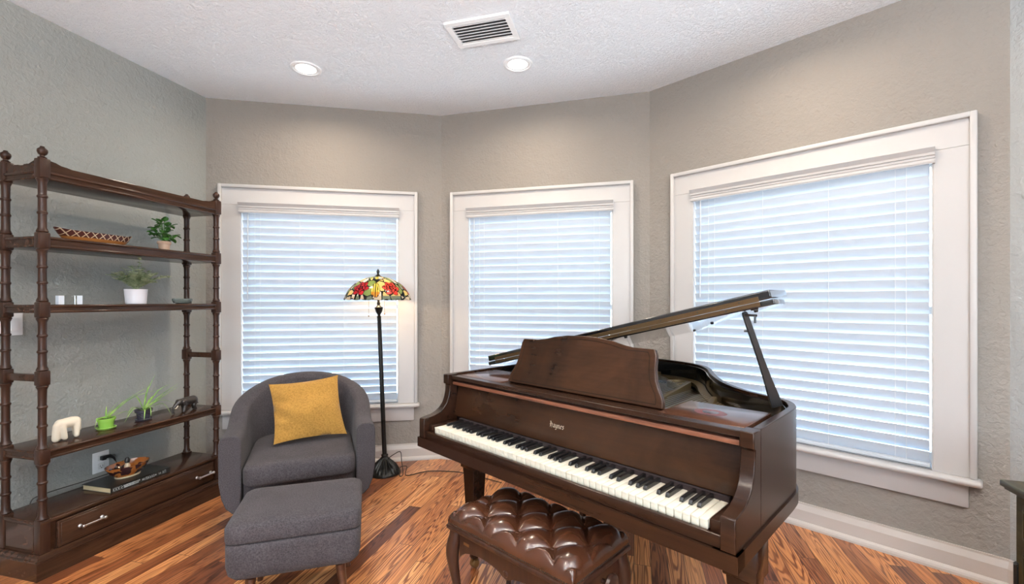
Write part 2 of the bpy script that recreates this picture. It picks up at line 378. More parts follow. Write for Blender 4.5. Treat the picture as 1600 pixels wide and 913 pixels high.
def blind(T, ox0, ox1, sill, oz, label, wand_len, drop=.0):
    root = thing('window_blind', label, 'blind', group='white slatted blinds in the three windows'); root.matrix_world = T
    # valance: moulded cornice in front of the casing head
    b = MB(); prof = [(-.020, -.078), (-.038, -.078), (-.041, -.070), (-.040, -.062), (-.033, -.060), (-.033, -.054), (-.038, -.052), (-.038, -.040), (-.044, -.038), (-.046, -.026), (-.056, -.010), (-.060, -.004), (-.060, 0), (-.020, 0)]
    zt = oz+.016
    b.loft([[V((x, y, zt+z)) for y, z in prof] for x in (ox0-.006, ox1+.006)]); b.build('valance', VALP, root, smooth=False)
    b = MB(); b.box(ox0+.01, ox1-.01, -.018, .045, oz-.045, oz-.008); b.build('headrail', VINYL, root, smooth=False)
    pitch = .0578; th = R(67); wd = .0635; y0 = .012; z = oz-.085; i = 0
    b = MB(); zs = []
    while z > sill+.055:
        jit = random.uniform(-.6, .6)*R(1)
        a = th+jit; loops = []
        for xx in (ox0+.009, ox1-.016):
            up = []; dn = []
            for k in range(5):
                t = -wd/2+wd*k/4; c = .0028*(1-(2*k/4-1)**2)
                # inner (room) edge is high, outer edge low
                yy = y0+t*cos(a)-c*sin(a); zz = z-t*sin(a)-c*cos(a)
                up.append(V((xx, yy-.0014*sin(a), zz-.0014*cos(a)))); dn.append(V((xx, yy+.0014*sin(a), zz+.0014*cos(a))))
            loops.append(up+dn[::-1])
        b.loft(loops); zs.append(z); z -= pitch; i += 1
    b.build('slats', BLIND, root, angle=60)
    b = MB(); b.box(ox0+.012, ox1-.012, y0-.026, y0+.026, sill+.010, sill+.028, bev=.004)
    b.build('bottom_rail', BLIND, root)
    b = MB(); Lw = ox1-ox0
    for f in (.085, .36, .64, .915):
        for yy in (y0-.016, y0+.018):
            xx = ox0+Lw*f; b.tube([(xx, yy-.0005, oz-.03), (xx, yy-.0005, sill+.02)], .0011, 5)
    for f in (.12, .88):
        b.tube([(ox0+Lw*f, y0-.024, oz-.05), (ox0+Lw*f, y0-.026, sill+.03)], .0009, 5)
    b.build('ladder_cords', VINYL, root)
    b = MB(); b.tube([(ox0+.055, y0-.03, oz-.05), (ox0+.054, y0-.034, oz-wand_len)], .0042, 6); b.build('tilt_wand', plain('wand_plastic', (.55, .57, .6), .2), root)
    return root
g1 = window(1, W1, .093, 1.590, None); blind(W1, *g1, 'white slatted blind in the left window behind armchair and floor lamp', .74)
g2 = window(2, W2, .090, 1.562, None); blind(W2, *g2, 'white slatted blind in the middle window behind the piano music desk', .80)
g3 = window(3, W3, .180, 1.705, None); blind(W3, *g3, 'white slatted blind in the large right window behind the piano lid prop', .72)
# added rear window frame, unseen behind the camera, around the fill light
b = MB()
for a_, c_ in ((1.0, 1.05), (2.57, 2.63), (4.15, 4.2)): b.box(a_, c_, .02, .1, .55, 2.35)
b.box(1.0, 4.2, .02, .1, .55, .6); b.box(1.0, 4.2, .02, .1, 2.3, 2.35)
o = b.build('window_4', TRIM, smooth=False); o.matrix_world = W5; struct(o)

# recessed lamps
def downlight(x, y, label, group):
    t = thing('recessed_light', label, 'ceiling light', (x, y, HC), 0, group)
    b = MB(); b.lathe([(.078, -.004), (.082, -.009), (.094, -.007), (.098, 0), (.078, 0)], 40); b.build('trim_ring', VINYL, t)
    b = MB(); b.lathe([(0, -.006), (.04, -.0058), (.0775, -.003), (.0775, -.001), (0, -.001)], 40); b.build('lens', LED, t)
    l = area('recessed_light_glow', (0, 0, -.012), (0, 0, 0), .15, .15, DOWNLIGHT, (1, .84, .66), 'DISK', 165); l.parent = t; return t
G = 'recessed ceiling lights'
downlight(-1.381, 3.05, 'lit recessed ceiling light over the armchair corner, left of the vent', G)
downlight(.038, 2.992, 'lit recessed ceiling light beside the air vent, above the middle window', G)
downlight(1.26, 2.21, 'lit recessed ceiling light just above the top edge, over the right window', G)
for x_, y_, w_ in ((-1.0, .6, 'over the left side of the room'), (.8, .3, 'over the right side of the room'), (-1.2, -1.4, 'at the rear left of the room'), (.9, -1.4, 'at the rear right of the room')):  # further lamps, unseen behind the camera, added for their light
    downlight(x_, y_, 'added unseen recessed light behind the camera, '+w_, G)

# uplights added behind the camera, unseen, to brighten the ceiling
for x_, y_, side_ in ((-1.0, -.55, 'left'), (1.15, -.55, 'right')):
    t = thing('added_uplight', 'added unseen fill uplight behind the camera on the %s' % side_, 'lamp', (x_, y_, 0))
    b = MB(); b.lathe([(0, 0), (.14, 0), (.14, .02), (.03, .035), (.012, .05), (.012, 1.72), (.02, 1.74), (0, 1.75)], 24); b.build('stand', IRON, t)
    b = MB(); b.lathe([(.02, 1.735), (.10, 1.77), (.17, 1.84), (.20, 1.90), (.195, 1.90), (.16, 1.845), (.09, 1.785), (0, 1.765)], 32); b.build('uplight_bowl', IRON, t)
    l_ = area('ceiling_fill_light', (0, 0, 1.885), (pi, 0, 0), .34, .34, CEILING_FILL, (.96, .98, 1.0), 'DISK', 170); l_.parent = t

# ceiling vent
t = thing('ceiling_vent', 'white louvred air vent set in the textured ceiling', 'vent', (-.168, 2.616, HC), R(-15.5))
b = MB()
for x0, x1, y0, y1 in ((-.19, .19, -.125, -.092), (-.19, .19, .092, .125), (-.19, -.158, -.092, .092), (.158, .19, -.092, .092)): b.box(x0, x1, y0, y1, -.014, 0)
b.build('frame', VINYL, t, smooth=False, bevel=.002)
b = MB(); b.box(-.158, .158, -.092, .092, -.0012, -.0002); b.build('duct_shade_plate', plain('duct_shade', (.07, .07, .075), .8), t, smooth=False)  # flat plate behind the louvres, dark colour standing in for the shaded opening
b = MB()
for k in range(7):
    y = -.081+k*.027; T = M.Translation((0, y, -.0105)) @ M.Rotation(R(20), 4, 'X'); b.box(-.158, .158, -.0075, .0075, -.0008, .0008, T)
b.build('louvres', VINYL, t, smooth=False)

# ------------------------------------------------------------------ étagère
A_S = math.atan2(.969, .247)
et = thing('etagere', 'tall dark mahogany open shelf unit with bamboo-turned posts against left wall', 'shelf unit', (-2.257, 2.187, 0), A_S)
LX, DP = .953, .254
BLK = [(.085, .268, .0215), (.535, .606, .0225), (.912, .982, .0225), (1.238, 1.314, .0225), (1.569, 1.648, .0225), (1.909, 2.003, .0228)]
def post(px_, py_):
    b = MB(); T = TR(px_, py_)
    for i, (z0, z1, h) in enumerate(BLK):
        b.box(-h*.97, h*.97, -h*.97, h*.97, z0, z1, T, bev=.006 if i else .002)
    for (a0, a1, _), (c0, c1, _) in zip(BLK, BLK[1:]):
        z0, z1 = a1, c0; L = z1-z0; pr = [(.020, z0), (.0235, z0+.005), (.021, z0+.011), (.0168, z0+.022)]
        for f in (.36, .66):
            z = z0+L*f; pr += [(.0160, z-.012), (.0166, z-.0070), (.0190, z-.0050), (.0204, z), (.0190, z+.0050), (.0166, z+.0070), (.0160, z+.012)]
        pr += [(.0168, z1-.022), (.021, z1-.011), (.0235, z1-.005), (.020, z1)]; b.lathe(pr, 20, T)
    b.lathe([(.016, 2.003), (.018, 2.008), (.010, 2.013), (.009, 2.018), (.016, 2.024), (.0205, 2.036), (.0195, 2.046), (.012, 2.054), (.0095, 2.056), (.0085, 2.061), (0, 2.064)], 20, T)
    return b.build('post', ETAP, et, angle=40)
for p in ((0, 0), (LX, 0), (0, DP), (LX, DP)): post(*p)
def shelf(z0, z1, mould=True):
    b = MB(); x0, x1, y0, y1 = -.013, LX+.013, -.013, DP+.013
    b.box(x0, x1, y0, y1, z0+.006, z1-.004); b.box(x0-.006, x1+.006, y0-.007, y1+.004, z1-.014, z1, bev=.004); b.box(x0-.003, x1+.003, y0-.004, y1, z0, z0+.012, bev=.003)
    return b.build('shelf', ETAG, et, angle=50)
shelf(.553, .597); shelf(1.260, 1.300); shelf(1.578, 1.630); shelf(1.905, 1.945)
# scalloped gallery of the top shelf
def gallery(x0, y0, x1, y1):
    d = V((x1-x0, y1-y0)); L = d.length; T = TR(x0, y0, 0, math.atan2(d.y, d.x)); pts = []
    N = 40; k = min(.075, L*.4)
    for i in range(N+1):
        x_ = L*i/N; e_ = min(x_, L-x_); h = 1.978 if e_ > k else 1.978+.019*(.5+.5*cos(pi*e_/k))
        if abs(e_-k) < .012: h += .004
        pts.append((x_, h))
    b = MB(); Tx = T @ M.Rotation(pi/2, 4, 'X'); b.prism([(0, 1.94)] + [(x_, z) for x_, z in pts] + [(L, 1.94)], -.008, .008, Tx)
    return b.build('gallery', ETAG, et, smooth=False, bevel=.002)
gallery(.021, -.009, LX-.021, -.009); gallery(-.004, .021, -.004, DP-.021); gallery(LX+.004, .021, LX+.004, DP-.021)
for xx in (0, LX):
    b = MB(); b.box(xx-.012, xx+.012, .02, DP-.02, .930, .964, bev=.003); b.build('side_rail', ETAG, et)
# base with drawer
b = MB(); b.box(-.015, LX+.015, -.008, DP+.02, .09, .245); b.box(-.020, LX+.020, -.022, DP+.03, .245, .263, bev=.004); b.build('base_case', ETAG, et, angle=50)
b = MB(); b.box(-.050, LX+.05, -.050, DP+.04, 0, .082)
b.loft([[V((x0, y0, z)) for x0, y0 in ((-q, -q), (LX+q, -q), (LX+q, DP+.04), (-q, DP+.04))] for z, q in ((.082, .050), (.086, .053), (.092, .052), (.095, .044), (.104, .040), (.108, .030), (.110, .029))])
b.build('plinth', ETAG, et, smooth=False)
b = MB(); b.box(-.0165, -.0145, .034, DP-.034, .115, .238); b.box(-.022, -.014, .034, DP-.034, .112, .118); b.build('side_panel', ETAG, et, smooth=False)
b = MB(); b.box(.046, LX-.046, -.030, -.008, .112, .240, bev=.004); b.box(.056, LX-.056, -.034, -.028, .122, .230, bev=.003)
dr = b.build('drawer', ETAG, et, angle=50)
for xa in (.127, .772):
    b = MB(); xb = xa+.112
    b.tube([(xa, -.060, .178), (xb, -.060, .178)], .005, 10)
    for q in (xa+.006, xb-.006):
        b.lathe([(.009, 0), (.009, .004), (.005, .008), (.005, .026)], 12, M.Translation((q, -.034, .178)) @ M.Rotation(pi/2, 4, 'X'))
        b.lathe([(0, -.006), (.008, -.005), (.009, 0), (.008, .005), (0, .006)], 12, M.Translation((q, -.060, .178)) @ AX['x'])
    b.build('handle', STEEL, dr)

def on_shelf(x, y, z):  # étagère local -> world
    return (et.location.x+x*cos(A_S)-y*sin(A_S), et.location.y+x*sin(A_S)+y*cos(A_S), z)
# long carved bowl with diamonds
def m_diamond():
    m, n, l, b = newmat('carved_diamond_wood')
    t = n.new('ShaderNodeTexCoord'); s = n.new('ShaderNodeSeparateXYZ'); l.new(t.outputs['Object'], s.inputs[0])
    u_ = mth(n, l, 'MULTIPLY', s.outputs[0], 26.0); v_ = mth(n, l, 'MULTIPLY', s.outputs[2], 24.0)
    a = mth(n, l, 'ABSOLUTE', mth(n, l, 'SUBTRACT', mth(n, l, 'FRACT', mth(n, l, 'ADD', u_, v_)), .5))
    c = mth(n, l, 'ABSOLUTE', mth(n, l, 'SUBTRACT', mth(n, l, 'FRACT', mth(n, l, 'SUBTRACT', u_, v_)), .5))
    line = mth(n, l, 'GREATER_THAN', mth(n, l, 'MAXIMUM', a, c), .43)
    pat = mixc(n, l, line, (.06, .010, .006), (.55, .42, .28))
    low = mth(n, l, 'GREATER_THAN', s.outputs[2], .026)
    cc = mixc(n, l, low, (.30, .115, .025), pat); l.new(cc, b.inputs['Base Color']); setp(b, rough=.35); return m
b = MB(); NB = 48
def bring(f, z, k=0):
    out = []
    for i in range(NB):
        a = 2*pi*i/NB; ca, sa = cos(a), sin(a)
        # pointed boat outline
        xx = .188*f*ca; yy = .062*f*(abs(sa)**1.0)*(1-.0*abs(ca))*(1 if sa >= 0 else -1)
        lift = .012*abs(ca)**6
        out.append(V((xx*(1 if True else 0), yy, z+lift*k)))
    return out
b.loft([bring(.70, 0), bring(.78, .008, .1), bring(.90, .032, .5), bring(1.0, .056, 1), bring(.97, .057, 1), bring(.86, .034, .5), bring(.70, .014, .1), bring(.3, .009)])
o = b.build('wooden_bowl', m_diamond()); o.location = on_shelf(.30, .115, 1.630); o.rotation_euler.z = A_S
tag(o, 'long boat-shaped wooden bowl with dark diamond rim on the upper shelf', 'bowl')

# plants
LEAFD = plain('dark_green_leaf', (.025, .10, .02), .4); LEAFE = plain('grey_green_leaf', (.17, .24, .14), .5); LEAFS = None
def m_leafvar(name, a, c, rough=.45):
    m, n, l, b = newmat(name); f = noise(n, l, coords(n, l), 30, 2); l.new(ramp(n, l, f, [(.35, a), (.65, c)]), b.inputs['Base Color']); setp(b, rough=rough); return m
LEAFD = m_leafvar('dark_green_leaf', (.015, .06, .012), (.06, .19, .03), .35)
LEAFE = m_leafvar('grey_green_leaf', (.16, .23, .10), (.55, .60, .38), .5)
LEAFS = m_leafvar('spider_leaf', (.09, .24, .03), (.34, .52, .12), .45)
SOIL = plain('potting_soil', (.03, .02, .012), .95)
def leaf(b, base, direc, length, width, cup=.2, up=V((0, 0, 1))):
    d = V(direc).normalized(); s_ = d.cross(up)
    s_ = s_.normalized() if s_.length > .01 else V((1, 0, 0)); n_ = s_.cross(d)
    rows = []
    for i, (t, w_) in enumerate(((0, .12), (.2, .75), (.5, 1), (.8, .7), (1, .08))):
        p = V(base)+d*length*t-n_*length*cup*t*t*.6
        rows.append([b.bm.verts.new(p+s_*width*w_*.5*q+n_*abs(q)*width*.15) for q in (-1, 0, 1)])
    for a, c in zip(rows, rows[1:]):
        for k in range(2): b.bm.faces.new((a[k], a[k+1], c[k+1], c[k]))
def pot(t, prof, mat, soil_r, soil_z, name='pot'):
    b = MB(); b.lathe(prof, 32); b.build(name, mat, t); b = MB(); b.lathe([(0, soil_z-.004), (soil_r, soil_z-.004), (soil_r, soil_z), (0, soil_z+.003)], 24); b.build('soil', SOIL, t)
# small round leaved plant
t = thing('potted_plant', 'small plant with glossy round dark leaves in beige clay pot on upper shelf', 'plant', on_shelf(.672, .10, 1.630))
pot(t, [(.026, 0), (.031, .045), (.036, .046), (.037, .062), (.033, .062), (.030, .05)], plain('beige_clay', (.42, .28, .20), .8), .031, .054)
rnd = random.Random(3); b = MB(); bs = MB()
for i in range(40):
    a = rnd.uniform(0, 2*pi); h = rnd.uniform(.01, .125); r_ = rnd.uniform(.02, .058)*(1-max(0, h-.05)*7)
    p = V((r_*cos(a)*1.1, r_*sin(a), .06+h)); bs.tube([(0, 0, .055), (p.x*.5, p.y*.5, .06+h*.6), p], .0012, 5)
    leaf(b, p, (cos(a), sin(a), rnd.uniform(-.7, 1.2)), rnd.uniform(.034, .046), rnd.uniform(.032, .042), .4)
b.build('leaves', LEAFD, t); bs.build('stems', LEAFD, t)
# bushy plant in white pot
t = thing('potted_plant', 'bushy grey-green small-leaved plant in plain white pot on middle shelf', 'plant', on_shelf(.517, .12, 1.300))
pot(t, [(.047, 0), (.050, .003), (.056, .084), (.057, .088), (.054, .088), (.051, .07)], plain('white_ceramic', (.78, .76, .80), .35), .052, .078)
rnd = random.Random(5); b = MB(); bs = MB()
for i in range(44):
    a = 2*pi*i/44*2.6; sp_ = rnd.uniform(.15, 1.0); L = rnd.uniform(.10, .165)
    if i == 3: a, sp_, L = 2.9, 1.0, .19
    if i == 9: a, sp_, L = .2, 1.05, .17
    if i == 14: a, sp_, L = .5, .1, .19
    if i == 18: a, sp_, L = 3.1, .9, .17
    pts = []
    for k in range(9):
        f = k/8; pts.append(V((cos(a)*L*f*sp_, sin(a)*L*f*sp_*.8, .078+L*f*(1.05-.55*sp_*f))))
    bs.tube(pts, .0012, 5)
    for k in range(2, 9):
        for sgn in (-1, 1):
            aa = a+sgn*1.4+rnd.uniform(-.4, .4); leaf(b, pts[k], (cos(aa), sin(aa), rnd.uniform(0, .7)), rnd.uniform(.021, .030), rnd.uniform(.016, .022), .3)
b.build('leaves', LEAFE, t); bs.build('stems', LEAFE, t)
# spider plants
def blade(b, pts, w_):
    pts = catmull(pts, 5); n_ = len(pts); rows = []
    for i, p in enumerate(pts):
        f = i/(n_-1); p = V(p); d = (V(pts[min(i+1, n_-1)])-V(pts[max(i-1, 0)])).normalized(); s_ = d.cross(V((0, 0, 1)))
        s_ = s_.normalized() if s_.length > .05 else V((1, 0, 0)); nn = s_.cross(d)
        ww = w_*(.6+.6*f if f < .4 else .84*(1-f)/.6+.06)
        rows.append([b.bm.verts.new(p+s_*ww*.5*q+nn*abs(q)*ww*.25) for q in (-1, 0, 1)])
    for a, c in zip(rows, rows[1:]):
        for k in range(2): b.bm.faces.new((a[k], a[k+1], c[k+1], c[k]))
t = thing('potted_plant', 'sparse spider plant in bright green pot on lower shelf beside white elephant', 'plant', on_shelf(.360, .125, .597), A_S)
GP = plain('lime_green_glaze', (.24, .46, .07), .3)
pot(t, [(.030, .006), (.038, .048), (.042, .049), (.043, .062), (.039, .062), (.036, .05)], GP, .037, .054)
b = MB(); b.lathe([(0, 0), (.036, 0), (.046, .010), (.044, .012), (.035, .005), (0, .0055)], 32); b.build('saucer', GP, t)
b = MB()
for tip, mid, w_ in [((.065, -.02, .155), (.02, -.005, .10), .010), ((.30, -.05, .175), (.13, -.02, .15), .012), ((.235, -.02, .205), (.09, 0, .13), .010), ((-.070, -.02, .022), (-.045, -.01, .072), .007),
                   ((.17, -.05, .02), (.09, -.03, .078), .008), ((.03, .04, .12), (.01, .015, .09), .009), ((.12, .05, .10), (.05, .02, .09), .008), ((.05, -.03, .09), (.02, -.01, .075), .008)]:
    blade(b, [(0, 0, .052), mid, tip], w_)
b.build('leaves', LEAFS, t)
t = thing('potted_plant', 'full spider plant in small dark grey pot on lower shelf beside dark elephant', 'plant', on_shelf(.558, .115, .597), A_S)
DPm = plain('dark_grey_glaze', (.035, .032, .045), .35)
pot(t, [(.030, .006), (.036, .045), (.043, .050), (.045, .066), (.041, .066), (.037, .05)], DPm, .038, .057)
b = MB(); b.lathe([(0, 0), (.038, 0), (.044, .010), (.042, .012), (.035, .006), (0, .0065)], 32); b.build('saucer', DPm, t)
b = MB(); rnd = random.Random(8)
for tip, mid, w_ in [((.07, 0, .265), (.02, 0, .16), .013), ((.16, -.01, .19), (.09, 0, .16), .012), ((.20, -.02, .185), (.09, -.01, .125), .012), ((.21, -.02, .17), (.10, 0, .11), .012),
                   ((-.07, 0, .17), (-.035, 0, .14), .010), ((.17, -.05, .06), (.08, -.03, .105), .010), ((.10, -.09, .012), (.075, -.05, .085), .010), ((-.13, -.03, .02), (-.07, -.02, .085), .009),
                   ((-.05, -.07, .012), (-.03, -.05, .07), .008), ((-.11, -.02, .055), (-.06, 0, .09), .009), ((.05, .03, .2), (.02, .01, .13), .011), ((-.02, .04, .15), (-.01, .02, .11), .01), ((.13, .03, .14), (.06, .02, .12), .01), ((-.01, -.07, .03), (0, -.05, .08), .008)]:
    blade(b, [(0, 0, .055), mid, tip], w_)
b.build('leaves', LEAFS, t)

# glass block with engraved picture
t = thing('glass_block', 'small clear glass block with pale ends on the middle shelf', 'ornament', on_shelf(.18, .115, 1.300), A_S)
b = MB(); b.box(-.028, .026, -.012, .012, 0, .046, bev=.001); b.build('clear_block', GLASS, t, smooth=False)
FROST = plain('frosted_glass', (.80, .86, .95), .5)
b = MB(); b.box(-.054, -.029, -.012, .012, 0, .046, bev=.001); b.build('frosted_end', FROST, t, smooth=False)
b = MB(); b.box(.027, .052, -.012, .012, 0, .047, bev=.001); b.build('frosted_end', FROST, t, smooth=False)
# glass dish
b = MB(); b.loft([[V((.066*f*cos(2*pi*i/36), .034*f*sin(2*pi*i/36), z)) for i in range(36)] for f, z in ((.55, 0), (.85, .004), (1, .020), (1, .032), (.94, .034), (.90, .022), (.78, .009), (.4, .006))])
o = b.build('glass_dish', plain('smoky_glass', (.35, .40, .38), .06, trans=.75, ior=1.45)); o.location = on_shelf(.805, .115, 1.300); o.rotation_euler.z = A_S
tag(o, 'small oval smoky glass dish near right end of middle shelf', 'dish')

# elephants
W_EL = plain('cream_carved_stone', (.78, .70, .56), .5)
me = blob([((-.030, 0, .074), (.028, 0, .074), .024, .024), ((-.020, 0, .082), (.015, 0, .084), .016, .016), ((-.042, 0, .066), (-.048, 0, .012), .019, .0165),
           ((.030, -.012, .062), (.026, -.014, .012), .0145, .0115), ((.036, .012, .060), (.040, .014, .012), .0145, .0115), ((-.030, -.013, .060), (-.022, -.015, .012), .014, .0115), ((-.03, .013, .06), (-.024, .015, .012), .014, .0115),
           ((.048, 0, .068), (.052, 0, .03), .006, .004)], .0035, 3)
o = meshobj('elephant_figurine', me, W_EL); o.location = on_shelf(.165, .10, .597); o.rotation_euler.z = A_S
o.scale = (1.08, 1.08, 1.12); tag(o, 'small cream carved elephant figurine at the left of the lower shelf', 'figurine')
zmin = min(v_.co.z for v_ in o.data.vertices); o.location.z -= zmin*1.12
D_EL = plain('dark_bronze_elephant', (.028, .022, .019), .35, spec=.5)
t = thing('elephant_figurine', 'dark walking elephant figurine beside right post of the lower shelf', 'figurine', on_shelf(.795, .07, .597), A_S)
t.scale = (1.14, 1.14, 1.1)
me = blob([((-.012, 0, .060), (.040, 0, .060), .025, .026), ((.040, 0, .058), (.052, 0, .052), .022, .018), ((-.030, 0, .062), (-.045, 0, .060), .020, .019), ((-.060, 0, .052), (-.075, 0, .036), .012, .008), ((-.075, 0, .036), (-.080, 0, .010), .008, .0055), ((-.080, 0, .010), (-.070, 0, .006), .0055, .005),
           ((-.016, -.013, .045), (-.026, -.014, .008), .0125, .0095), ((-.010, .013, .045), (-.002, .014, .008), .0125, .0095), ((.044, -.013, .045), (.036, -.014, .028), .0135, .009), ((.036, -.014, .028), (.046, -.014, .008), .009, .009), ((.048, .013, .045), (.058, .014, .008), .0125, .009),
           ((.068, 0, .062), (.074, 0, .03), .003, .0025)], .003, 3)
o = meshobj('body', me, D_EL, t); zmin = min(v_.co.z for v_ in me.vertices); o.location.z = -zmin
me = blob([((-.034, -.020, .066), (-.028, -.024, .050), .012, .009), ((-.034, .020, .066), (-.028, .024, .050), .012, .009)], .003, 3); me.transform(M.Scale(1, 4)); meshobj('ears', me, D_EL, t)
b = MB(); b.tube([(-.058, -.010, .046), (-.070, -.012, .034), (-.079, -.010, .034)], [.003, .0025, .001], 6); b.tube([(-.058, .010, .046), (-.070, .012, .034), (-.079, .010, .034)], [.003, .0025, .001], 6); b.build('tusks', plain('bone', (.7, .65, .55), .4), t)

# book with bowl on the base
t = thing('book', 'thick black hardcover book lying flat on the étagère base'.replace('é', 'e'), 'book', on_shelf(.307, .012, .263), A_S)
BK = plain('black_book_cloth', (.012, .013, .012), .38)
b = MB(); b.box(0, .335, 0, .215, 0, .0025); b.box(0, .335, 0, .215, .0275, .030); b.box(0, .335, 0, .003, 0, .030); b.build('cover', BK, t, smooth=False)
b = MB(); b.box(.004, .331, .003, .210, .0025, .0275); b.build('pages', plain('page_edges', (.50, .40, .24), .8), t, smooth=False)
# spine lettering, as block text
def strokes(b, segs, T, nib=.0006):
    for s_ in segs:
        for (xa, ya), (xb, yb) in zip(s_, s_[1:]):
            d = V((xb-xa, yb-ya)); 
            if d.length < 1e-7: continue
            d.normalize(); p = V((-d.y, d.x))*nib; e_ = d*nib*.7
            q = [V((xa, ya))+p-e_, V((xb, yb))+p+e_, V((xb, yb))-p+e_, V((xa, ya))-p-e_]
            v_ = [b.bm.verts.new(T @ V((k.x, k.y, 0))) for k in q]; b.bm.faces.new(v_)
FONT = {'H': [[(0, 0), (0, 1)], [(.7, 0), (.7, 1)], [(0, .5), (.7, .5)]], 'I': [[(.2, 0), (.2, 1)]], 'S': [[(.7, .9), (.1, 1), (0, .7), (.7, .35), (.6, 0), (0, .1)]],
        'T': [[(0, 1), (.8, 1)], [(.4, 0), (.4, 1)]], 'O': [[(0, 0), (.7, 0), (.7, 1), (0, 1), (0, 0)]], 'R': [[(0, 0), (0, 1), (.7, .95), (.7, .55), (0, .5), (.7, 0)]], 'Y': [[(0, 1), (.35, .5), (.35, 0)], [(.7, 1), (.35, .5)]]}
# illegible pale lettering on the spine: short printed marks
b = MB(); rnd = random.Random(2); x_ = .014
SP = M.Translation((0, -.0006, 0)) @ M.Rotation(pi/2, 4, 'X')
for (x0, x1, z0, z1) in [(.012, .052, .007, .024), (.066, .150, .016, .022), (.068, .146, .007, .013), (.166, .178, .010, .020), (.186, .232, .007, .021), (.240, .246, .012, .018), (.262, .272, .010, .020), (.284, .300, .007, .023)]:
    xx = x0; h = z1-z0; cw = h*.62
    while xx < x1:
        k = rnd.randrange(4); 
        sg = [[(0, 0), (0, 1)], [(0, .5), (.8, 1)], [(0, .5), (.8, 0)]] if k == 0 else [[(0, 0), (0, 1), (.8, 1), (.8, 0)]] if k == 1 else [[(0, 1), (.8, .6), (0, .3), (.8, 0)]] if k == 2 else [[(0, 0), (.4, 1), (.8, 0)]]
        strokes(b, [[(xx+u_*cw, z0+v_*h) for u_, v_ in s_] for s_ in sg], SP, .0007); xx += cw*1.25
b.build('spine_lettering', plain('silver_print', (.62, .66, .66), .4), t, smooth=False)
def m_tortoise():
    m, n, l, b = newmat('glazed_brown_bowl'); f = noise(n, l, coords(n, l), 26, 1.5)
    l.new(ramp(n, l, f, [(.44, (.30, .09, .018)), (.50, (.36, .13, .03)), (.56, (.035, .010, .012))]), b.inputs['Base Color']); setp(b, rough=.12, coat=.6); return m
t = thing('ceramic_bowl', 'glossy brown speckled ceramic bowl resting on the black book', 'bowl', on_shelf(.475, .125, .293), A_S)
b = MB(); b.lathe([(0, .001), (.048, .001), (.056, 0), (.058, .005), (.060, .009), (.085, .030), (.105, .062), (.108, .070), (.103, .070), (.088, .040), (.055, .016), (0, .012)], 40, sx=1.05, sy=.72); b.build('bowl_body', m_tortoise(), t)
b = MB(); b.lathe([(.046, -.0005), (.062, 0), (.063, .005), (.058, .008), (.046, .004)], 40, sx=1.05, sy=.74); b.build('foot_ring', plain('pale_glaze', (.45, .38, .26), .3), t)
t = thing('bottle', 'tiny pale bottle with black stopper standing in the brown bowl', 'bottle', on_shelf(.472, .125, .3062))
b = MB(); b.lathe([(0, 0), (.014, 0), (.015, .004), (.015, .045), (.009, .056), (.008, .064), (0, .064)], 20); b.build('bottle_body', plain('pale_bottle', (.55, .42, .28), .3), t)
b = MB(); b.lathe([(.0075, .060), (.012, .063), (.014, .076), (.010, .088), (.004, .094), (0, .095)], 16); b.build('stopper', BLACKM, t)
b = MB(); b.lathe([(0, 0), (.012, 0), (.014, .005), (.009, .010), (0, .011)], 16, sx=1.2); o = b.build('seashell', plain('shell_white', (.75, .70, .62), .4)); o.location = on_shelf(.425, .11, .3085)
tag(o, 'tiny white shell lying inside the brown ceramic bowl', 'shell')

# outlet, plug, switch on the left wall (wall local x along, y outward)
def wloc(T, x, y, z): return T @ V((x, y, z))
def on_wall0(px_, py_): q = W0.inverted() @ V((px_, py_, 0)); return q.x
xo = on_wall0(-2.516, 2.782)
t = thing('wall_outlet', 'white wall outlet plate low behind the shelf unit', 'outlet'); t.matrix_world = W0 @ M.Translation((xo, 0, .335))
b = MB(); b.box(-.045, .045, -.006, 0, -.062, .062, bev=.002); b.build('cover_plate', VINYL, t)
OUTF = plain('outlet_face', (.72, .72, .7), .35)
for zz in (.026, -.024):
    b = MB(); b.box(-.018, .018, -.0085, -.005, zz-.017, zz+.017, bev=.003); so = b.build('socket', OUTF, t)
    for x0_, x1_, z0_, z1_ in ((-.008, -.006, -.004, .005), (.006, .008, -.004, .005), (-.003, .003, -.013, -.009)):
        b = MB(); b.box(x0_, x1_, -.0092, -.008, zz+z0_, zz+z1_); b.build('slot', BLACKM, so, smooth=False)
t = thing('power_cord', 'black plug and cord leaving the low wall outlet behind the book', 'cord'); t.matrix_world = W0 @ M.Translation((xo, 0, .335))
b = MB(); b.box(-.012, .013, -.036, -.0095, .012, .038, bev=.005); b.tube([(.004, -.03, .03), (.03, -.034, .028), (.05, -.036, .012), (.06, -.036, -.01)], [.011, .010, .007, .004], 10); b.build('plug', BLACKM, t)
pts = catmull([(.058, -.036, -.008), (.064, -.045, -.030), (.060, -.06, -.064), (.03, -.060, -.068), (-.1, -.058, -.068), (-.3, -.040, -.068), (-.36, -.036, -.09), (-.37, -.045, -.2), (-.40, -.075, -.331)], 6)
b = MB(); b.tube(pts, .0028, 6); b.build('cord', CORD, t)
xs = on_wall0(-2.613, 2.373)
t = thing('light_switch', 'white double rocker light switch plate behind the left shelf posts', 'switch'); t.matrix_world = W0 @ M.Translation((xs-.012, 0, 1.196))
b = MB(); b.box(-.058, .058, -.006, 0, -.058, .058, bev=.002); b.build('cover_plate', VINYL, t)
for xx in (-.024, .024):
    b = MB(); b.box(xx-.016, xx+.016, -.010, -.005, -.033, .033, bev=.002); b.build('rocker', VINYL, t)

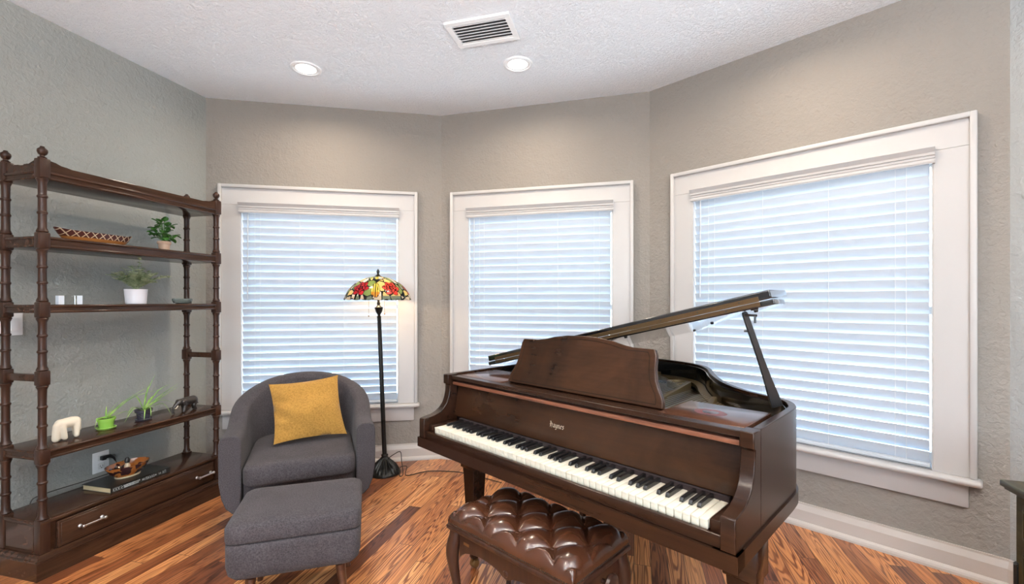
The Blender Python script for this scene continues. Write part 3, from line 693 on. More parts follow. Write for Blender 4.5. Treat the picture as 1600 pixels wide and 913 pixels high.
# ------------------------------------------------------------------ armchair
A_C = R(23)
ch = thing('armchair', 'charcoal grey tub armchair with curved back in front of left window', 'armchair', (-1.166, 2.52, 0), A_C)
def upath(off):
    """U-shaped plan path at inward offset off; y is to the back."""
    wx, yb = .395-off, .73-off; pts = [(-wx, 0)]
    rad = .33-off*.75; 
    for i in range(1, 7): pts.append((-wx, (yb-rad)*i/6))
    for i in range(1, 13):
        a = pi-(pi/2)*i/12; pts.append((-wx+rad+rad*cos(a), yb-rad+rad*sin(a)))
    for i in range(1, 7): pts.append((-wx+rad+(2*(wx-rad))*i/6, yb))
    for i in range(1, 13):
        a = pi/2-(pi/2)*i/12; pts.append((wx-rad+rad*cos(a), yb-rad+rad*sin(a)))
    for i in range(1, 7): pts.append((wx, (yb-rad)*(1-i/6)))
    return pts
Po, Pm, Pi_ = upath(0), upath(.05), upath(.105); Pb = upath(.055)
loops = []; N = len(Po)
ARC = [0]
for i in range(1, N): ARC.append(ARC[-1]+sqrt((Po[i][0]-Po[i-1][0])**2+(Po[i][1]-Po[i-1][1])**2))
ARC = [1-abs(2*q_/ARC[-1]-1) for q_ in ARC]
for i in range(N):
    yo = Po[i][1]; f = min(1, max(0, yo/.60)); sm = f*f*(3-2*f)
    q_ = ARC[i]; sm = sin(pi/2*min(1, max(0, (q_-.20)/.80)))**1.35; h = .605+.218*sm; lean = .03*sm
    ob, ib = V(Po[i]), V(Pi_[i]); mb = V(Pb[i]); d = (ob-ib).normalized()
    L = []
    def P(v2, z): return V((v2.x, v2.y, z))
    ins = ib - d*.02*(1-sm)
    L += [P(ib, .30), P(ib-d*.0, .42), P(ib+d*lean*.5, h-.16), P(ib+d*(lean), h-.035), P(ib+d*(lean+.012), h-.010), P(ib+d*(lean+.03), h), P(ob+d*(lean-.03), h), P(ob+d*(lean-.008), h-.012), P(ob+d*lean, h-.04),
          P(ob+d*lean*.6, .46), P(ob-d*.002, .36), P(ob-d*.014, .28), P(ob-d*.035, .225), P(ob-d*.065, .195), P(ib+d*.01, .19)]
    loops.append(L)
b = MB(); b.loft(loops); b.build('shell', GREY, ch, angle=55, bevel=.006)
# seat support and cushion
def rbox_loops(b, x0, x1, y0, y1, zs, r):
    """stack of rounded rectangles; zs = list of (z, inset)"""
    lp = []
    for z, ins in zs:
        a0, a1, c0, c1 = x0+ins, x1-ins, y0+ins, y1-ins; rr = max(.004, r-ins*.3); L = []
        for qx, qy, st in ((a1-rr, c1-rr, 0), (a0+rr, c1-rr, 90), (a0+rr, c0+rr, 180), (a1-rr, c0+rr, 270)):
            for k in range(7): a = R(st+15*k); L.append(V((qx+rr*cos(a), qy+rr*sin(a), z)))
        lp.append(L)
    b.loft(lp)
b = MB(); rbox_loops(b, -.285, .285, .01, .60, [(.195, .03), (.21, .01), (.25, 0), (.335, 0)], .04); b.build('seat_base', GREY, ch)
b = MB(); rbox_loops(b, -.283, .283, -.045, .60, [(.335, .02), (.340, .008), (.352, 0), (.42, 0), (.436, .006), (.445, .018), (.449, .05), (.452, .12)], .055); b.build('seat_cushion', GREY, ch, angle=60)
b = MB()
for k in range(4): pass
b = None
for bx, bz in ((-.21, .70), (.0, .72), (.21, .70), (-.11, .60), (.11, .60)):
    y = .73-.105-.004-abs(bx)**2*.55+ (.02)
    b = MB(); b.lathe([(0, 0), (.012, .001), (.014, .005), (.011, .010), (0, .012)], 16, M.Translation((bx, y, bz)) @ M.Rotation(pi/2, 4, 'X')); b.build('button', GREY, ch)
for lx, ly in ((-.24, .10), (.24, .10), (-.20, .58), (.20, .58)):
    b = MB(); b.tube([(lx, ly, .20), (lx*1.08, ly+(.02 if ly > .3 else -.02), 0)], [.022, .013], 12); b.build('leg', LEGW, ch)

def local2world(o, x, y, z):
    a = o.rotation_euler.z; return V((o.location.x+x*cos(a)-y*sin(a), o.location.y+x*sin(a)+y*cos(a), o.location.z+z))
# pillow
def pillow():
    TL, TRp, BRp, BLp = V((-1.515, 2.83, .800)), V((-1.130, 2.955, .838)), V((-1.045, 2.885, .475)), V((-1.405, 2.680, .470))
    N = 28; b = MB(); ex = ((TRp+BRp)-(TL+BLp))/2; ez = ((TL+TRp)-(BLp+BRp))/2; nrm = ex.cross(ez).normalized()   # away from viewer or toward
    if nrm.y > 0: nrm = -nrm
    c0 = (TL+TRp+BRp+BLp)/4
    for sgn in (1, -1):
        g = []
        for j in range(N+1):
            row = []
            for i in range(N+1):
                u_, v_ = i/N, j/N; e_ = 1-.085*sin(pi*u_)**.7 ; e2 = 1-.085*sin(pi*v_)**.7
                uu = .5+(u_-.5)*e2; vv = .5+(v_-.5)*e_
                p = BLp*(1-uu)*(1-vv)+BRp*uu*(1-vv)+TRp*uu*vv+TL*(1-uu)*vv
                th_ = (max(0, sin(pi*u_))*max(0, sin(pi*v_)))**.68*.066
                wr = mnoise.noise(V((u_*3.5, v_*3.5, sgn)))*.018*(1-abs(2*u_-1)**4)
                if u_ < .35: wr += .012*sin(v_*24+u_*9)*(1-u_/.35)*sin(pi*u_/.35*.9+.2)*(sin(pi*v_))
                if v_ < .25: wr += .007*sin(u_*19+v_*12)*(1-v_/.25)*sin(pi*u_)
                row.append(b.bm.verts.new(p+nrm*sgn*(th_+wr*min(1, th_/.02))))
            g.append(row)
        for j in range(N):
            for i in range(N): b.bm.faces.new((g[j][i], g[j][i+1], g[j+1][i+1], g[j+1][i]))
    bmesh.ops.remove_doubles(b.bm, verts=b.bm.verts, dist=.0015)
    o = b.build('throw_pillow', MUST, angle=80); o['label'] = 'square mustard yellow velvet throw pillow leaning on the grey armchair back'; o['category'] = 'pillow'; return o
pillow()

# ottoman
ot = thing('ottoman', 'charcoal grey upholstered ottoman in front of the armchair', 'ottoman', (-.962, 2.075, 0), R(17.5))
b = MB(); rbox_loops(b, -.262, .262, -.205, .205, [(.338, .012), (.342, .002), (.350, 0), (.398, 0), (.410, .006), (.418, .018), (.421, .045), (.423, .10)], .045); b.build('cushion', GREY, ot, angle=60)
b = MB(); rbox_loops(b, -.260, .260, -.203, .203, [(.176, .060), (.178, .042), (.188, .022), (.208, .007), (.24, 0), (.300, 0), (.330, 0), (.3375, .008)], .045); b.build('body', GREY, ot, angle=60)
for sx_ in (-1, 1):
    for sy_ in (-1, 1):
        b = MB(); b.tube([(sx_*.175, sy_*.125, .162), (sx_*.195, sy_*.14, 0)], [.021, .013], 12); b.build('leg', LEGW, ot)

# ------------------------------------------------------------------ floor lamp
lp = thing('floor_lamp', 'black floor lamp with domed stained glass shade between armchair and window', 'lamp', (-.975, 3.485, 0))
lp.rotation_euler = (0, 0, 0)
b = MB(); seg = 96; loops = []
for r_, z, am in ((.118, 0, 0), (.120, .010, 0), (.112, .018, 0), (.108, .022, .02), (.100, .036, .07), (.082, .060, .10), (.058, .085, .12), (.036, .108, .10), (.026, .122, .03), (.022, .130, 0), (.026, .136, 0), (.026, .142, 0), (.017, .148, 0)):
    loops.append([V((r_*(1+am*cos(22*2*pi*i/seg))*cos(2*pi*i/seg), r_*(1+am*cos(22*2*pi*i/seg))*sin(2*pi*i/seg), z)) for i in range(seg)])
b.loft(loops); b.build('base', IRON, lp, angle=70)
lean = lambda z: -.048*(z-.13)/1.2
b = MB(); pp = []; rr = []
for z, r_ in ((.14, .017), (.5, .0165), (.52, .018), (.54, .0165), (1.0, .0155), (1.19, .0145), (1.195, .017), (1.205, .010), (1.215, .012), (1.235, .024), (1.262, .031), (1.268, .033), (1.272, .020), (1.285, .010), (1.30, .013), (1.31, .009), (1.36, .008), (1.46, .006)):
    pp.append((lean(z), 0, z)); rr.append(r_)
b.tube(pp, rr, 20); b.build('pole', IRON, lp, angle=40)
def m_shade():
    m = bpy.data.materials.new('stained_glass'); m.use_nodes = True; n = m.node_tree.nodes; l = m.node_tree.links; n.clear()
    o = n.new('ShaderNodeOutputMaterial'); a = n.new('ShaderNodeAttribute'); a.attribute_name = 'Col'
    d = n.new('ShaderNodeBsdfPrincipled'); d.inputs['Roughness'].default_value = .2; t = n.new('ShaderNodeBsdfTranslucent')
    l.new(a.outputs['Color'], d.inputs['Base Color']); l.new(a.outputs['Color'], t.inputs[0])
    x_ = n.new('ShaderNodeMixShader'); x_.inputs[0].default_value = .6; l.new(d.outputs[0], x_.inputs[1]); l.new(t.outputs[0], x_.inputs[2]); l.new(x_.outputs[0], o.inputs[0]); return m
def shade_color(a, f):
    """a azimuth, f 0 top .. 1 rim: roses, yellow lanterns, cream ground, dark leading. The picture repeats 6 times."""
    rep = 3; aa = (a/(2*pi)*rep) % 1.0; x_ = (aa-.5)*2.35; y_ = (1-f)*1.15    # flat coordinates of one panel (pair of roses)
    lead = (.006, .006, .006)
    for fx, col0, col1 in ((-.62, (.42, .012, .025), (.66, .06, .07)), (.62, (.62, .05, .035), (.80, .16, .10))):
        dx, dy = x_-fx, (y_-.36)*1.45; r_ = sqrt(dx*dx+dy*dy); th = math.atan2(dy, dx)
        petal = .33+.05*cos(6*th+.5)
        if r_ < petal:
            ring = [.09+.012*cos(3*th), .20+.02*cos(5*th+1), petal]
            prev = 0
            for k, q in enumerate(ring):
                if r_ < q:
                    if q-r_ < .022 or r_-prev < .010: return lead
                    cnt = (3, 5, 7)[k]; ph = (th/(2*pi)*cnt+k*.37) % 1
                    if min(ph, 1-ph)*2*pi/cnt*r_ < .016: return lead
                    h = mnoise.noise(V((fl(th/(2*pi)*cnt+k*.37)*3.1, k*5.3, fx)))*.5+.5
                    return tuple(col0[j]*(1-h)+col1[j]*h for j in range(3))
                prev = q
    # yellow lantern bloom between the roses
    dx, dy = x_, y_-.30; r_ = sqrt((dx*1.5)**2+(dy)**2)
    if r_ < .25:
        if .25-r_ < .022 or abs(dx) < .011 or abs(abs(dx)-.08-.05*dy) < .011: return lead
        return (.85, .42, .06) if dy < -.08 else ((.80, .66, .12) if abs(dx) < .12 else (.88, .75, .25))
    dx, dy = x_, y_-.86; r_ = sqrt(dx*dx+dy*dy*1.5)
    if r_ < .16:
        if .16-r_ < .016 or abs(r_-.07) < .008: return lead
        return (.70, .62, .10)
    # irregular ground pieces
    q = V((x_*3.1, y_*3.4, 2.0+fl(a/(2*pi)*rep)*0)); d, pts = mnoise.voronoi(q)
    if d[1]-d[0] < .095: return lead
    h = mnoise.noise(pts[0]*7.1)*.5+.5
    if y_ < .10: return (.20, .24, .18) if h < .5 else (.62, .56, .46)
    return (.74, .72, .66) if h < .36 else (.30, .38, .14) if h < .46 else (.74, .62, .28) if h < .6 else (.80, .76, .70)
b = MB(); NA, NF = 420, 64; Rr = .243; cxs = lean(1.4)
cols = []
def shade_pt(a, f, inn=0):
    ph = f*R(80); r_ = (Rr-inn)*sin(ph)/sin(R(80)); z = 1.327+.175*(cos(ph)-cos(R(80)))/(1-cos(R(80)))-inn*.6
    if f > .98: r_ += .002
    rim = .004*cos(a*18) if f > .97 else 0
    return (cxs+r_*cos(a), r_*sin(a), z+rim)
verts = []; faces = []
for j in range(NF+1):
    f = .09+.91*j/NF
    for i in range(NA): verts.append(shade_pt(2*pi*i/NA, f)); cols.append(shade_color(2*pi*i/NA+.32, f))
for j in range(NF):
    for i in range(NA): k = (i+1) % NA; faces.append((j*NA+i, j*NA+k, (j+1)*NA+k, (j+1)*NA+i))
me = bpy.data.meshes.new('lamp_shade'); me.from_pydata(verts, [], faces); me.update()
at = me.color_attributes.new('Col', 'FLOAT_COLOR', 'POINT')
flat = []
for c in cols: flat += [*c, 1.0]
at.data.foreach_set('color', flat); me.polygons.foreach_set('use_smooth', [True]*len(me.polygons))
o = meshobj('lamp_shade', me, m_shade(), lp); sd = o.modifiers.new('s', 'SOLIDIFY'); sd.thickness = .003
b = MB(); T = M.Translation((cxs, 0, 1.327)); b.lathe([(.040, .162), (.044, .166), (.030, .178), (.012, .190), (.006, .198), (.009, .204), (.012, .214), (.008, .226), (0, .238)], 24, T); b.build('finial', IRON, lp)
for dx, zb_ in ((-.062, 1.205), (.058, 1.222)):
    b = MB(); b.tube([(cxs+dx, -.03, 1.42), (cxs+dx, -.03, zb_)], .0012, 5); b.lathe([(0, -.010), (.005, -.005), (.005, 0), (0, .006)], 12, M.Translation((cxs+dx, -.03, zb_))); b.build('pull_chain', BRASS, lp)
for dx in (-.07, .07):
    b = MB(); b.tube([(cxs+dx*.2, 0, 1.40), (cxs+dx*.8, 0, 1.41)], .007, 8); b.lathe([(0, -.03), (.02, -.022), (.029, 0), (.024, .02), (.013, .035), (0, .04)], 16, M.Translation((cxs+dx, 0, 1.41))); b.build('bulb', BULB, lp)
pl_ = bpy.data.lights.new('lamp_bulb_light', 'POINT'); pl_.energy = LAMP; pl_.color = (1, .72, .42); pl_.shadow_soft_size = .035
plo = bpy.data.objects.new('lamp_bulb_light', pl_); plo.location = (cxs, 0, 1.375); plo.parent = lp; COL.objects.link(plo)
# lamp cord along the wall
b = MB(); lx, ly = lp.location.x, lp.location.y
pts = catmull([(lx+.03, ly-.02, .115), (lx+.075, ly-.03, .15), (lx+.115, ly+.02, .155), (lx+.125, ly+.02, .08), (lx+.150, ly-.04, .008), (lx+.135, ly-.075, .006), (lx+.11, ly+.03, .03), (lx+.16, ly+.04, .035), (lx+.165, ly-.03, .006), (lx+.20, ly-.06, .005), (lx+.32, ly+.02, .005), (lx+.47, ly+.02, .005), (lx+.62, ly-.02, .005), (lx+.9, ly-.2, .005)], 8)
b.tube(pts, .0032, 6); tag(b.build('lamp_cord', CORD), 'thin dark cord trailing from lamp base along the floor to the piano', 'cord')

# ------------------------------------------------------------------ piano
A_P = R(-45.3)
pn = thing('grand_piano', 'dark walnut baby grand piano with open lid and ivory keyboard', 'piano', (-.447, 2.193, 0), A_P)
WU = 1.448; ZB = .62; ZT = .955
rimpts = [(0, .199), (0, .4), (0, .8), (0, 1.15), (0, 1.36), (.035, 1.455), (.13, 1.485), (.30, 1.487), (.52, 1.475), (.68, 1.443), (.80, 1.375), (.88, 1.275), (.945, 1.15), (1.006, 1.042), (1.07, .945), (1.133, .868), (1.225, .785), (1.32, .735), (1.395, .69), (1.435, .62), (1.448, .54), (1.448, .3), (1.448, .199)]
rim = catmull(rimpts, 5)
def offset(pl, d):
    out = []
    for i, p in enumerate(pl):
        a = V(pl[max(i-1, 0)]); c = V(pl[min(i+1, len(pl)-1)]); t_ = (c-a).normalized(); nn = V((t_.y, -t_.x)); out.append(tuple(V(p)+nn*d))
    return out
rim_in = offset(rim, .034)
def ribbon(b, outer, inner, z0, z1, z1i=None):
    loops = [[V((*o_, z0)), V((*o_, z1)), V((*i_, z1i or z1)), V((*i_, z0))] for o_, i_ in zip(outer, inner)]; b.loft(loops)
b = MB(); ribbon(b, rim, offset(rim, .024), ZB+.045, ZT-.004); b.build('rim', PIANO, pn, angle=40, bevel=.003)
b = MB(); ribbon(b, offset(rim, .024), rim_in, ZB+.05, ZT-.016); b.build('inner_rim', EBONY, pn, angle=40, bevel=.002)
b = MB(); mp_ = [(0, .0), (0, .1)]+rim+[(WU, .1), (WU, .0)]; ribbon(b, offset(mp_, -.006), offset(mp_, .06), ZB, ZB+.045)
# front rail of the bottom moulding
b.box(-.006, WU+.006, -.006, .05, ZB, ZB+.045)
b.build('bottom_moulding', PIANO, pn, angle=40)
# arms
arm = [(0, ZB+.045), (0, .748), (.004, .756), (.03, .760), (.062, .764), (.090, .774), (.115, .790), (.134, .812), (.146, .84), (.152, .87), (.154, .898), (.148, .902), (.142, .905), (.142, ZT-.004), (.20, ZT-.004), (.20, ZB+.045)]
for nm, x0 in (('arm', 0), ('arm', WU-.040)):
    b = MB(); T = M.Translation((x0, 0, 0)) @ M(((0, 0, 1, 0), (1, 0, 0, 0), (0, 1, 0, 0), (0, 0, 0, 1))); b.prism(arm, 0, .040, T); b.build('arm', PIANO, pn, angle=30, bevel=.003)
b = MB(); b.box(.03, WU-.03, .015, .60, ZB+.02, .690); b.build('keybed', PIANO, pn, smooth=False)
b = MB(); b.box(.040, WU-.040, .006, .024, ZB+.045, .700, bev=.004); b.build('key_slip', PIANO, pn)
for x0, x1 in ((.040, .086), (1.370, WU-.040)):
    b = MB(); b.box(x0+.0005, x1, .026, .185, .69, .728, bev=.005); b.build('key_block', PIANO, pn)
# keys
U0, NW = .0885, 52; pw = (1.3675-U0)/NW
b = MB(); b.box(.0013, pw-.0013, .028, .178, .695, .722, bev=.0012); b.box(.0013, pw-.0013, .0265, .030, .716, .7225, bev=.0008)
wk = b.build('white_key', IVORY, pn, angle=50); wk.location = (U0, 0, 0)
b = MB(); b.loft([[V((x_, y_, z_)) for x_, z_ in ((-.0066, .722), (.0066, .722), (.0052, .7365-dz), (-.0052, .7365-dz))] for y_, dz in ((.081, .008), (.086, .001), (.178, 0))])
bk = b.build('black_key', BLACKK, pn, angle=30, bevel=.001)
first = True
for i in range(NW):
    if i:
        o = wk.copy(); COL.objects.link(o); o.parent = pn; o.location = (U0+pw*i, 0, 0)
    note = 'ABCDEFG'[i % 7]
    if note in 'ACDFG' and i < NW-1:
        d = {'A': .001, 'C': -.0022, 'D': .0022, 'F': -.0028, 'G': 0}[note]
        if first: o = bk; first = False
        else: o = bk.copy(); COL.objects.link(o); o.parent = pn
        o.location = (U0+pw*(i+1)+d, 0, 0)
b = MB(); b.box(.086, 1.37, .176, .190, .700, .738); b.build('key_felt', plain('dark_red_felt', (.012, .004, .004), .95), pn, smooth=False)
# fallboard with name
FB = M.Translation((0, .182, .742)) @ M.Rotation(R(8), 4, 'X').inverted()
b = MB(); b.box(.041, WU-.041, 0, .018, 0, .160, FB, bev=.002); fb = b.build('fallboard', BURL, pn)
b = MB(); b.box(.041, WU-.041, .168, .215, .899, .916, bev=.005); b.build('fallboard_moulding', REDW, pn)
b = MB(); b.box(.041, WU-.041, .205, .215, .916, .930); b.build('front_rail', BLACKM, pn, smooth=False)
# gothic name: broad-nib strokes
def nibtext(word, T, h, mat, parent):
    G_ = {'H': ([[(.05, .95), (.25, 1.05), (.22, .6), (.25, .1), (.10, -.05)], [(.25, .55), (.55, .72), (.66, .5), (.62, .1), (.50, -.12)], [(.35, .95), (.30, .05)], [(.02, .45), (.3, .52)]], .82),
          'a': ([[(.05, .52), (.3, .62), (.36, .5), (.36, .1), (.48, .0)], [(.36, .35), (.10, .22), (.12, .02), (.36, .1)]], .56),
          'y': ([[(.05, .6), (.12, .5), (.12, .15), (.26, .02), (.42, .14)], [(.42, .6), (.42, .0), (.30, -.28), (.05, -.25)]], .56),
          'n': ([[(.05, .6), (.12, .5), (.12, .0)], [(.12, .48), (.32, .62), (.40, .5), (.40, .1), (.48, .0)]], .56),
          'e': ([[(.10, .3), (.42, .42), (.36, .6), (.14, .5), (.10, .15), (.25, 0), (.42, .12)]], .52),
          's': ([[(.40, .55), (.22, .62), (.08, .5), (.38, .22), (.28, .0), (.04, .06)]], .48)}
    b = MB(); x_ = 0
    for c in word:
        st, adv = G_[c]
        for s_ in st:
            pts = [(x_+p*h, q*h) for p, q in s_]
            for (xa, ya), (xb, yb) in zip(pts, pts[1:]):
                nb = h*.062; q = [(xa-nb, ya-nb), (xb-nb, yb-nb), (xb+nb, yb+nb), (xa+nb, ya+nb)]
                if abs((xb-xa)-(yb-ya)) < h*.03: q = [(xa-nb*.3, ya+nb*.3), (xb-nb*.3, yb+nb*.3), (xb+nb*.3, yb-nb*.3), (xa+nb*.3, ya-nb*.3)]
                b.bm.faces.new([b.bm.verts.new(T @ V((a_, c_, 0))) for a_, c_ in q])
        x_ += adv*h
    bmesh.ops.solidify(b.bm, geom=b.bm.faces[:], thickness=.0002)
    return b.build('name_lettering', mat, parent, smooth=False)
nibtext('Haynes', FB @ M.Translation((.660, -.0006, .066)) @ M.Rotation(pi/2, 4, 'X'), .0215, GOLD, fb)
# top boards
def m_board():
    m, n, l, b = newmat('scratched_top_board')
    f = noise(n, l, coords(n, l, (3, 30, 30)), 1, 6, .6, .8); col = ramp(n, l, f, [(.3, (.030, .011, .006)), (.7, (.095, .036, .018))])
    t = n.new('ShaderNodeTexCoord'); s = n.new('ShaderNodeSeparateXYZ'); l.new(t.outputs['Object'], s.inputs[0])
    dx = mth(n, l, 'SUBTRACT', s.outputs[0], 1.255); dy = mth(n, l, 'MULTIPLY', mth(n, l, 'SUBTRACT', s.outputs[1], .325), 1.25)
    r_ = mth(n, l, 'SQRT', mth(n, l, 'ADD', mth(n, l, 'MULTIPLY', dx, dx), mth(n, l, 'MULTIPLY', dy, dy)))
    r2 = mth(n, l, 'ADD', r_, mth(n, l, 'MULTIPLY', noise(n, l, coords(n, l), 30, 2), .02))
    ring = mth(n, l, 'LESS_THAN', mth(n, l, 'ABSOLUTE', mth(n, l, 'SUBTRACT', r2, .050)), .013)
    l.new(mixc(n, l, ring, col, (.10, .02, .015)), b.inputs['Base Color'])
    l.new(mth(n, l, 'MULTIPLY_ADD', ring, .25, .2), b.inputs['Roughness']); setp(b, coat=.3, coatr=.15); return m
BOARD = m_board()
b = MB(); b.prism([(.042, .205), (.041, .16), (WU-.041, .16), (WU-.042, .205)], .929, .944); b.box(.041, WU-.041, .158, .168, .927, .946, bev=.003); b.build('front_strip', PIANO, pn, smooth=False)
b = MB(); b.box(1.128, WU-.045, .205, .455, .926, .945, bev=.002); b.build('treble_top_board', BOARD, pn)
b = MB(); b.box(.045, .345, .205, .455, .926, .945, bev=.002); b.build('bass_top_board', BOARD, pn)
b = MB(); b.box(.347, 1.126, .205, .30, .920, .941, bev=.002); b.build('desk_shelf', PIANO, pn)
# music desk
half = [(.381, 0), (.381, .016), (.374, .040), (.358, .066), (.345, .095), (.338, .135), (.335, .185), (.326, .205), (.30, .206), (.24, .206), (.20, .212), (.15, .224), (.08, .234), (0, .237)]
prof = [(-x_, z) for x_, z in half] + [(x_, z) for x_, z in half[::-1][1:]]
MD = M.Translation((.742, .245, .9455)) @ M.Rotation(R(-14), 4, 'X') @ M.Rotation(pi/2, 4, 'X')
b = MB(); b.prism(prof, -.022, 0, MD); md = b.build('music_desk', BURL, pn, angle=30, bevel=.003)
b = MB(); inner = [(x_*.93, .012+z*.88) for x_, z in prof]
for (xa, ya), (xb, yb) in zip(inner, inner[1:]+inner[:1]):
    strokes(b, [[(xa, ya), (xb, yb)]], MD @ M.Translation((0, 0, .0005)), .0011)
b.build('inlay_line', plain('dark_inlay', (.006, .004, .003), .9, spec=.05), md, smooth=False)
b = MB(); b.tube([(.55, .30, .945), (.55, .345, 1.06)], .006, 6); b.tube([(.93, .30, .945), (.93, .345, 1.06)], .006, 6); b.build('desk_support', PIANO, pn)
# inside: soundboard, iron plate, strings, pins
inn = [p for p in offset(rim, .0345) if p[1] > .30]
b = MB(); b.prism(inn, .800, .808); b.build('soundboard', m_wood('soundboard_spruce', (.13, .075, .03), (.24, .145, .06), .5, .0), pn, smooth=False)
PLATE = plain('bronze_iron_plate', (.17, .115, .045), .45, metal=.4)
b = MB()
oo = [(p, q) for p, q in zip(offset(rim, .036), offset(rim, .075)) if p[1] > .30]
ribbon(b, [p for p, q in oo], [q for p, q in oo], .835, .862, .856)
b.box(.04, WU-.04, .29, .46, .835, .875, bev=.004)
for xa, ya, xb, yb in ((.30, .46, .22, 1.42), (.62, .46, .52, 1.39), (.93, .46, .80, 1.18), (1.16, .46, 1.05, .88)):
    d = V((xb-xa, yb-ya)); b.box(0, d.length, -.013, .013, .835, .885, TR(xa, ya, 0, math.atan2(d.y, d.x)), bev=.005)
b.lathe([(.055, .86), (.060, .872), (.075, .872), (.080, .86), (.080, .84), (.055, .84)], 36, M.Translation((1.05, .60, 0)))
b.lathe([(.04, .86), (.045, .870), (.058, .870), (.062, .86), (.062, .84), (.04, .84)], 36, M.Translation((.72, 1.22, 0)))
# solid treble plate web
b.prism([(1.00, .46), (1.40, .46), (1.41, .56), (1.37, .67), (1.26, .72), (1.16, .77), (1.02, .93), (.93, 1.10), (.90, 1.0), (.96, .70)], .842, .852)
b.build('iron_plate', PLATE, pn, angle=40)
b = MB()
for i in range(72):
    x0 = .10+i*.0172; yend = 1.36 if x0 < .6 else max(.62, 1.36-(x0-.6)*1.0)
    b.tube([(x0, .36, .882), (x0-(.06 if x0 < .9 else .03), yend, .870)], .0006, 4)
o = b.build('strings', STEEL, pn); o['kind'] = 'stuff'
b = MB()
for i in range(72):
    for q in range(2): b.lathe([(.003, 0), (.003, .018), (0, .019)], 6, M.Translation((.10+i*.0172+.005*q, .325+.018*q, .874)))
o = b.build('tuning_pins', STEEL, pn); o['kind'] = 'stuff'
# lid: hinged on the bass spine
AL = R(13.7); ZH = ZT+.008
lidpl = [(x_, y_) for x_, y_ in offset(rim, -.008) if y_ > .46]
lidpl = [(-.008, .455)] + lidpl + [(WU+.008, .455)]
LT = M.Translation((0, 0, ZH)) @ M.Rotation(-AL, 4, 'Y')
b = MB(); b.prism(lidpl, 0, .019, LT); lid = b.build('lid', EBONY, pn, angle=30, bevel=.003)
flap = [(.0, .452), (.03, .78), (WU-.03, .78), (WU+.004, .452)]
FT = LT @ M.Translation((0, .452, .022)) @ M.Rotation(R(2.5), 4, 'X') @ M.Translation((0, -.452, 0))
b = MB(); b.prism(flap, 0, .030, FT); lf = b.build('lid_flap', EBONY, pn, angle=30, bevel=.004)
b = MB(); b.box(.06, WU-.035, .449, .4545, .005, .0185, LT); b.box(.06, WU-.035, .446, .4515, .0235, .037, LT); b.tube([LT @ V((.06, .447, .0215)), LT @ V((WU-.035, .447, .0215))], .0022, 6)
b.build('lid_hinge', HINGE, lid, smooth=False)
b = MB()
for k in range(9):
    for zz, dx in ((.011, 0), (.030, .05)):
        b.lathe([(0, 0), (.0032, 0), (.003, .0012), (0, .0015)], 8, LT @ M.Translation((.10+dx+k*.15, .447, zz)) @ M.Rotation(pi/2, 4, 'X'))
b.build('hinge_screws', BLACKM, lid)
for ux, vy in ((.45, .60), (.85, .50), (.80, 1.30), (1.08, .86), (1.35, .60), (.2, 1.40)):
    b = MB(); b.lathe([(0, -.006), (.006, -.006), (.008, 0), (0, 0)], 12, LT @ M.Translation((ux, vy, 0))); b.build('bumper', BLACKM, lid)
b = MB(); b.lathe([(0, -.003), (.012, -.003), (.013, 0), (0, 0)], 16, LT @ M.Translation((1.38, .49, 0))); b.build('prop_cup', BLACKM, lid)
# prop stick
p0 = V((1.385, .585, ZT-.012)); top_ = LT @ V((1.345, .490, -.002)); d = (top_-p0); 
loops = []
for f, wv_ in ((0, .019), (.10, .018), (.28, .0135), (.5, .0105), (.97, .0095), (1, .007)):
    c = p0+d*f; ex = V((.80, .6, 0)).normalized(); side = d.cross(ex).normalized(); ex = side.cross(d).normalized()
    loops.append([c+ex*wv_*a_+side*.007*b_ for a_, b_ in ((-1, -1), (1, -1), (1, 1), (-1, 1))])
b = MB(); b.loft(loops); b.build('lid_prop', BLACKM, pn, angle=30, bevel=.002)
b = MB(); c = p0+d*.97; b.tube([c+V((.004, -.012, .0)), c+V((.035, .010, -.002))], .004, 8); b.tube([c+V((.030, .006, -.002)), c+V((.030, .006, -.028))], .004, 8)
c = p0+d*.80; b.tube([c, c+V((-.02, -.008, 0))], .004, 8); b.build('prop_catch', BLACKM, pn)
# legs
def pleg(x_, y_):
    b = MB(); T = TR(x_, y_)
    b.box(-.050, .050, -.050, .050, .50, ZB+.004, T, bev=.004)
    b.loft([[T @ V((sx_*w_, sy_*w_, z)) for sx_, sy_ in ((-1, -1), (1, -1), (1, 1), (-1, 1))] for w_, z in ((.022, .075), (.026, .12), (.039, .46), (.042, .501))])
    b.lathe([(.018, .05), (.024, .06), (.024, .08)], 16, T)
    o = b.build('leg', PIANO, pn, angle=35, bevel=.003)
    b = MB(); b.lathe([(0, -.022), (.018, -.016), (.022, 0), (.018, .016), (0, .022)], 16, T @ M.Translation((0, 0, .024)) @ AX['x']); b.box(-.006, .006, -.02, .02, .03, .055, T); b.build('caster', BRASS, o)
pleg(.145, .225); pleg(1.394, .235); pleg(.42, 1.30)
# side apron arches under the treble end
b = MB(); ap = [(.0, ZB), (.0, .585), (.05, .592), (.10, .61), (.13, ZB)]
T = M.Translation((WU-.03, 0, 0)) @ M(((0, 0, 1, 0), (1, 0, 0, 0), (0, 1, 0, 0), (0, 0, 0, 1)))
b.prism([(0, ZB), (0, ZB-.004), (.13, ZB-.004), (.13, ZB)], 0, .03, T); b.build('apron', PIANO, pn, smooth=False)
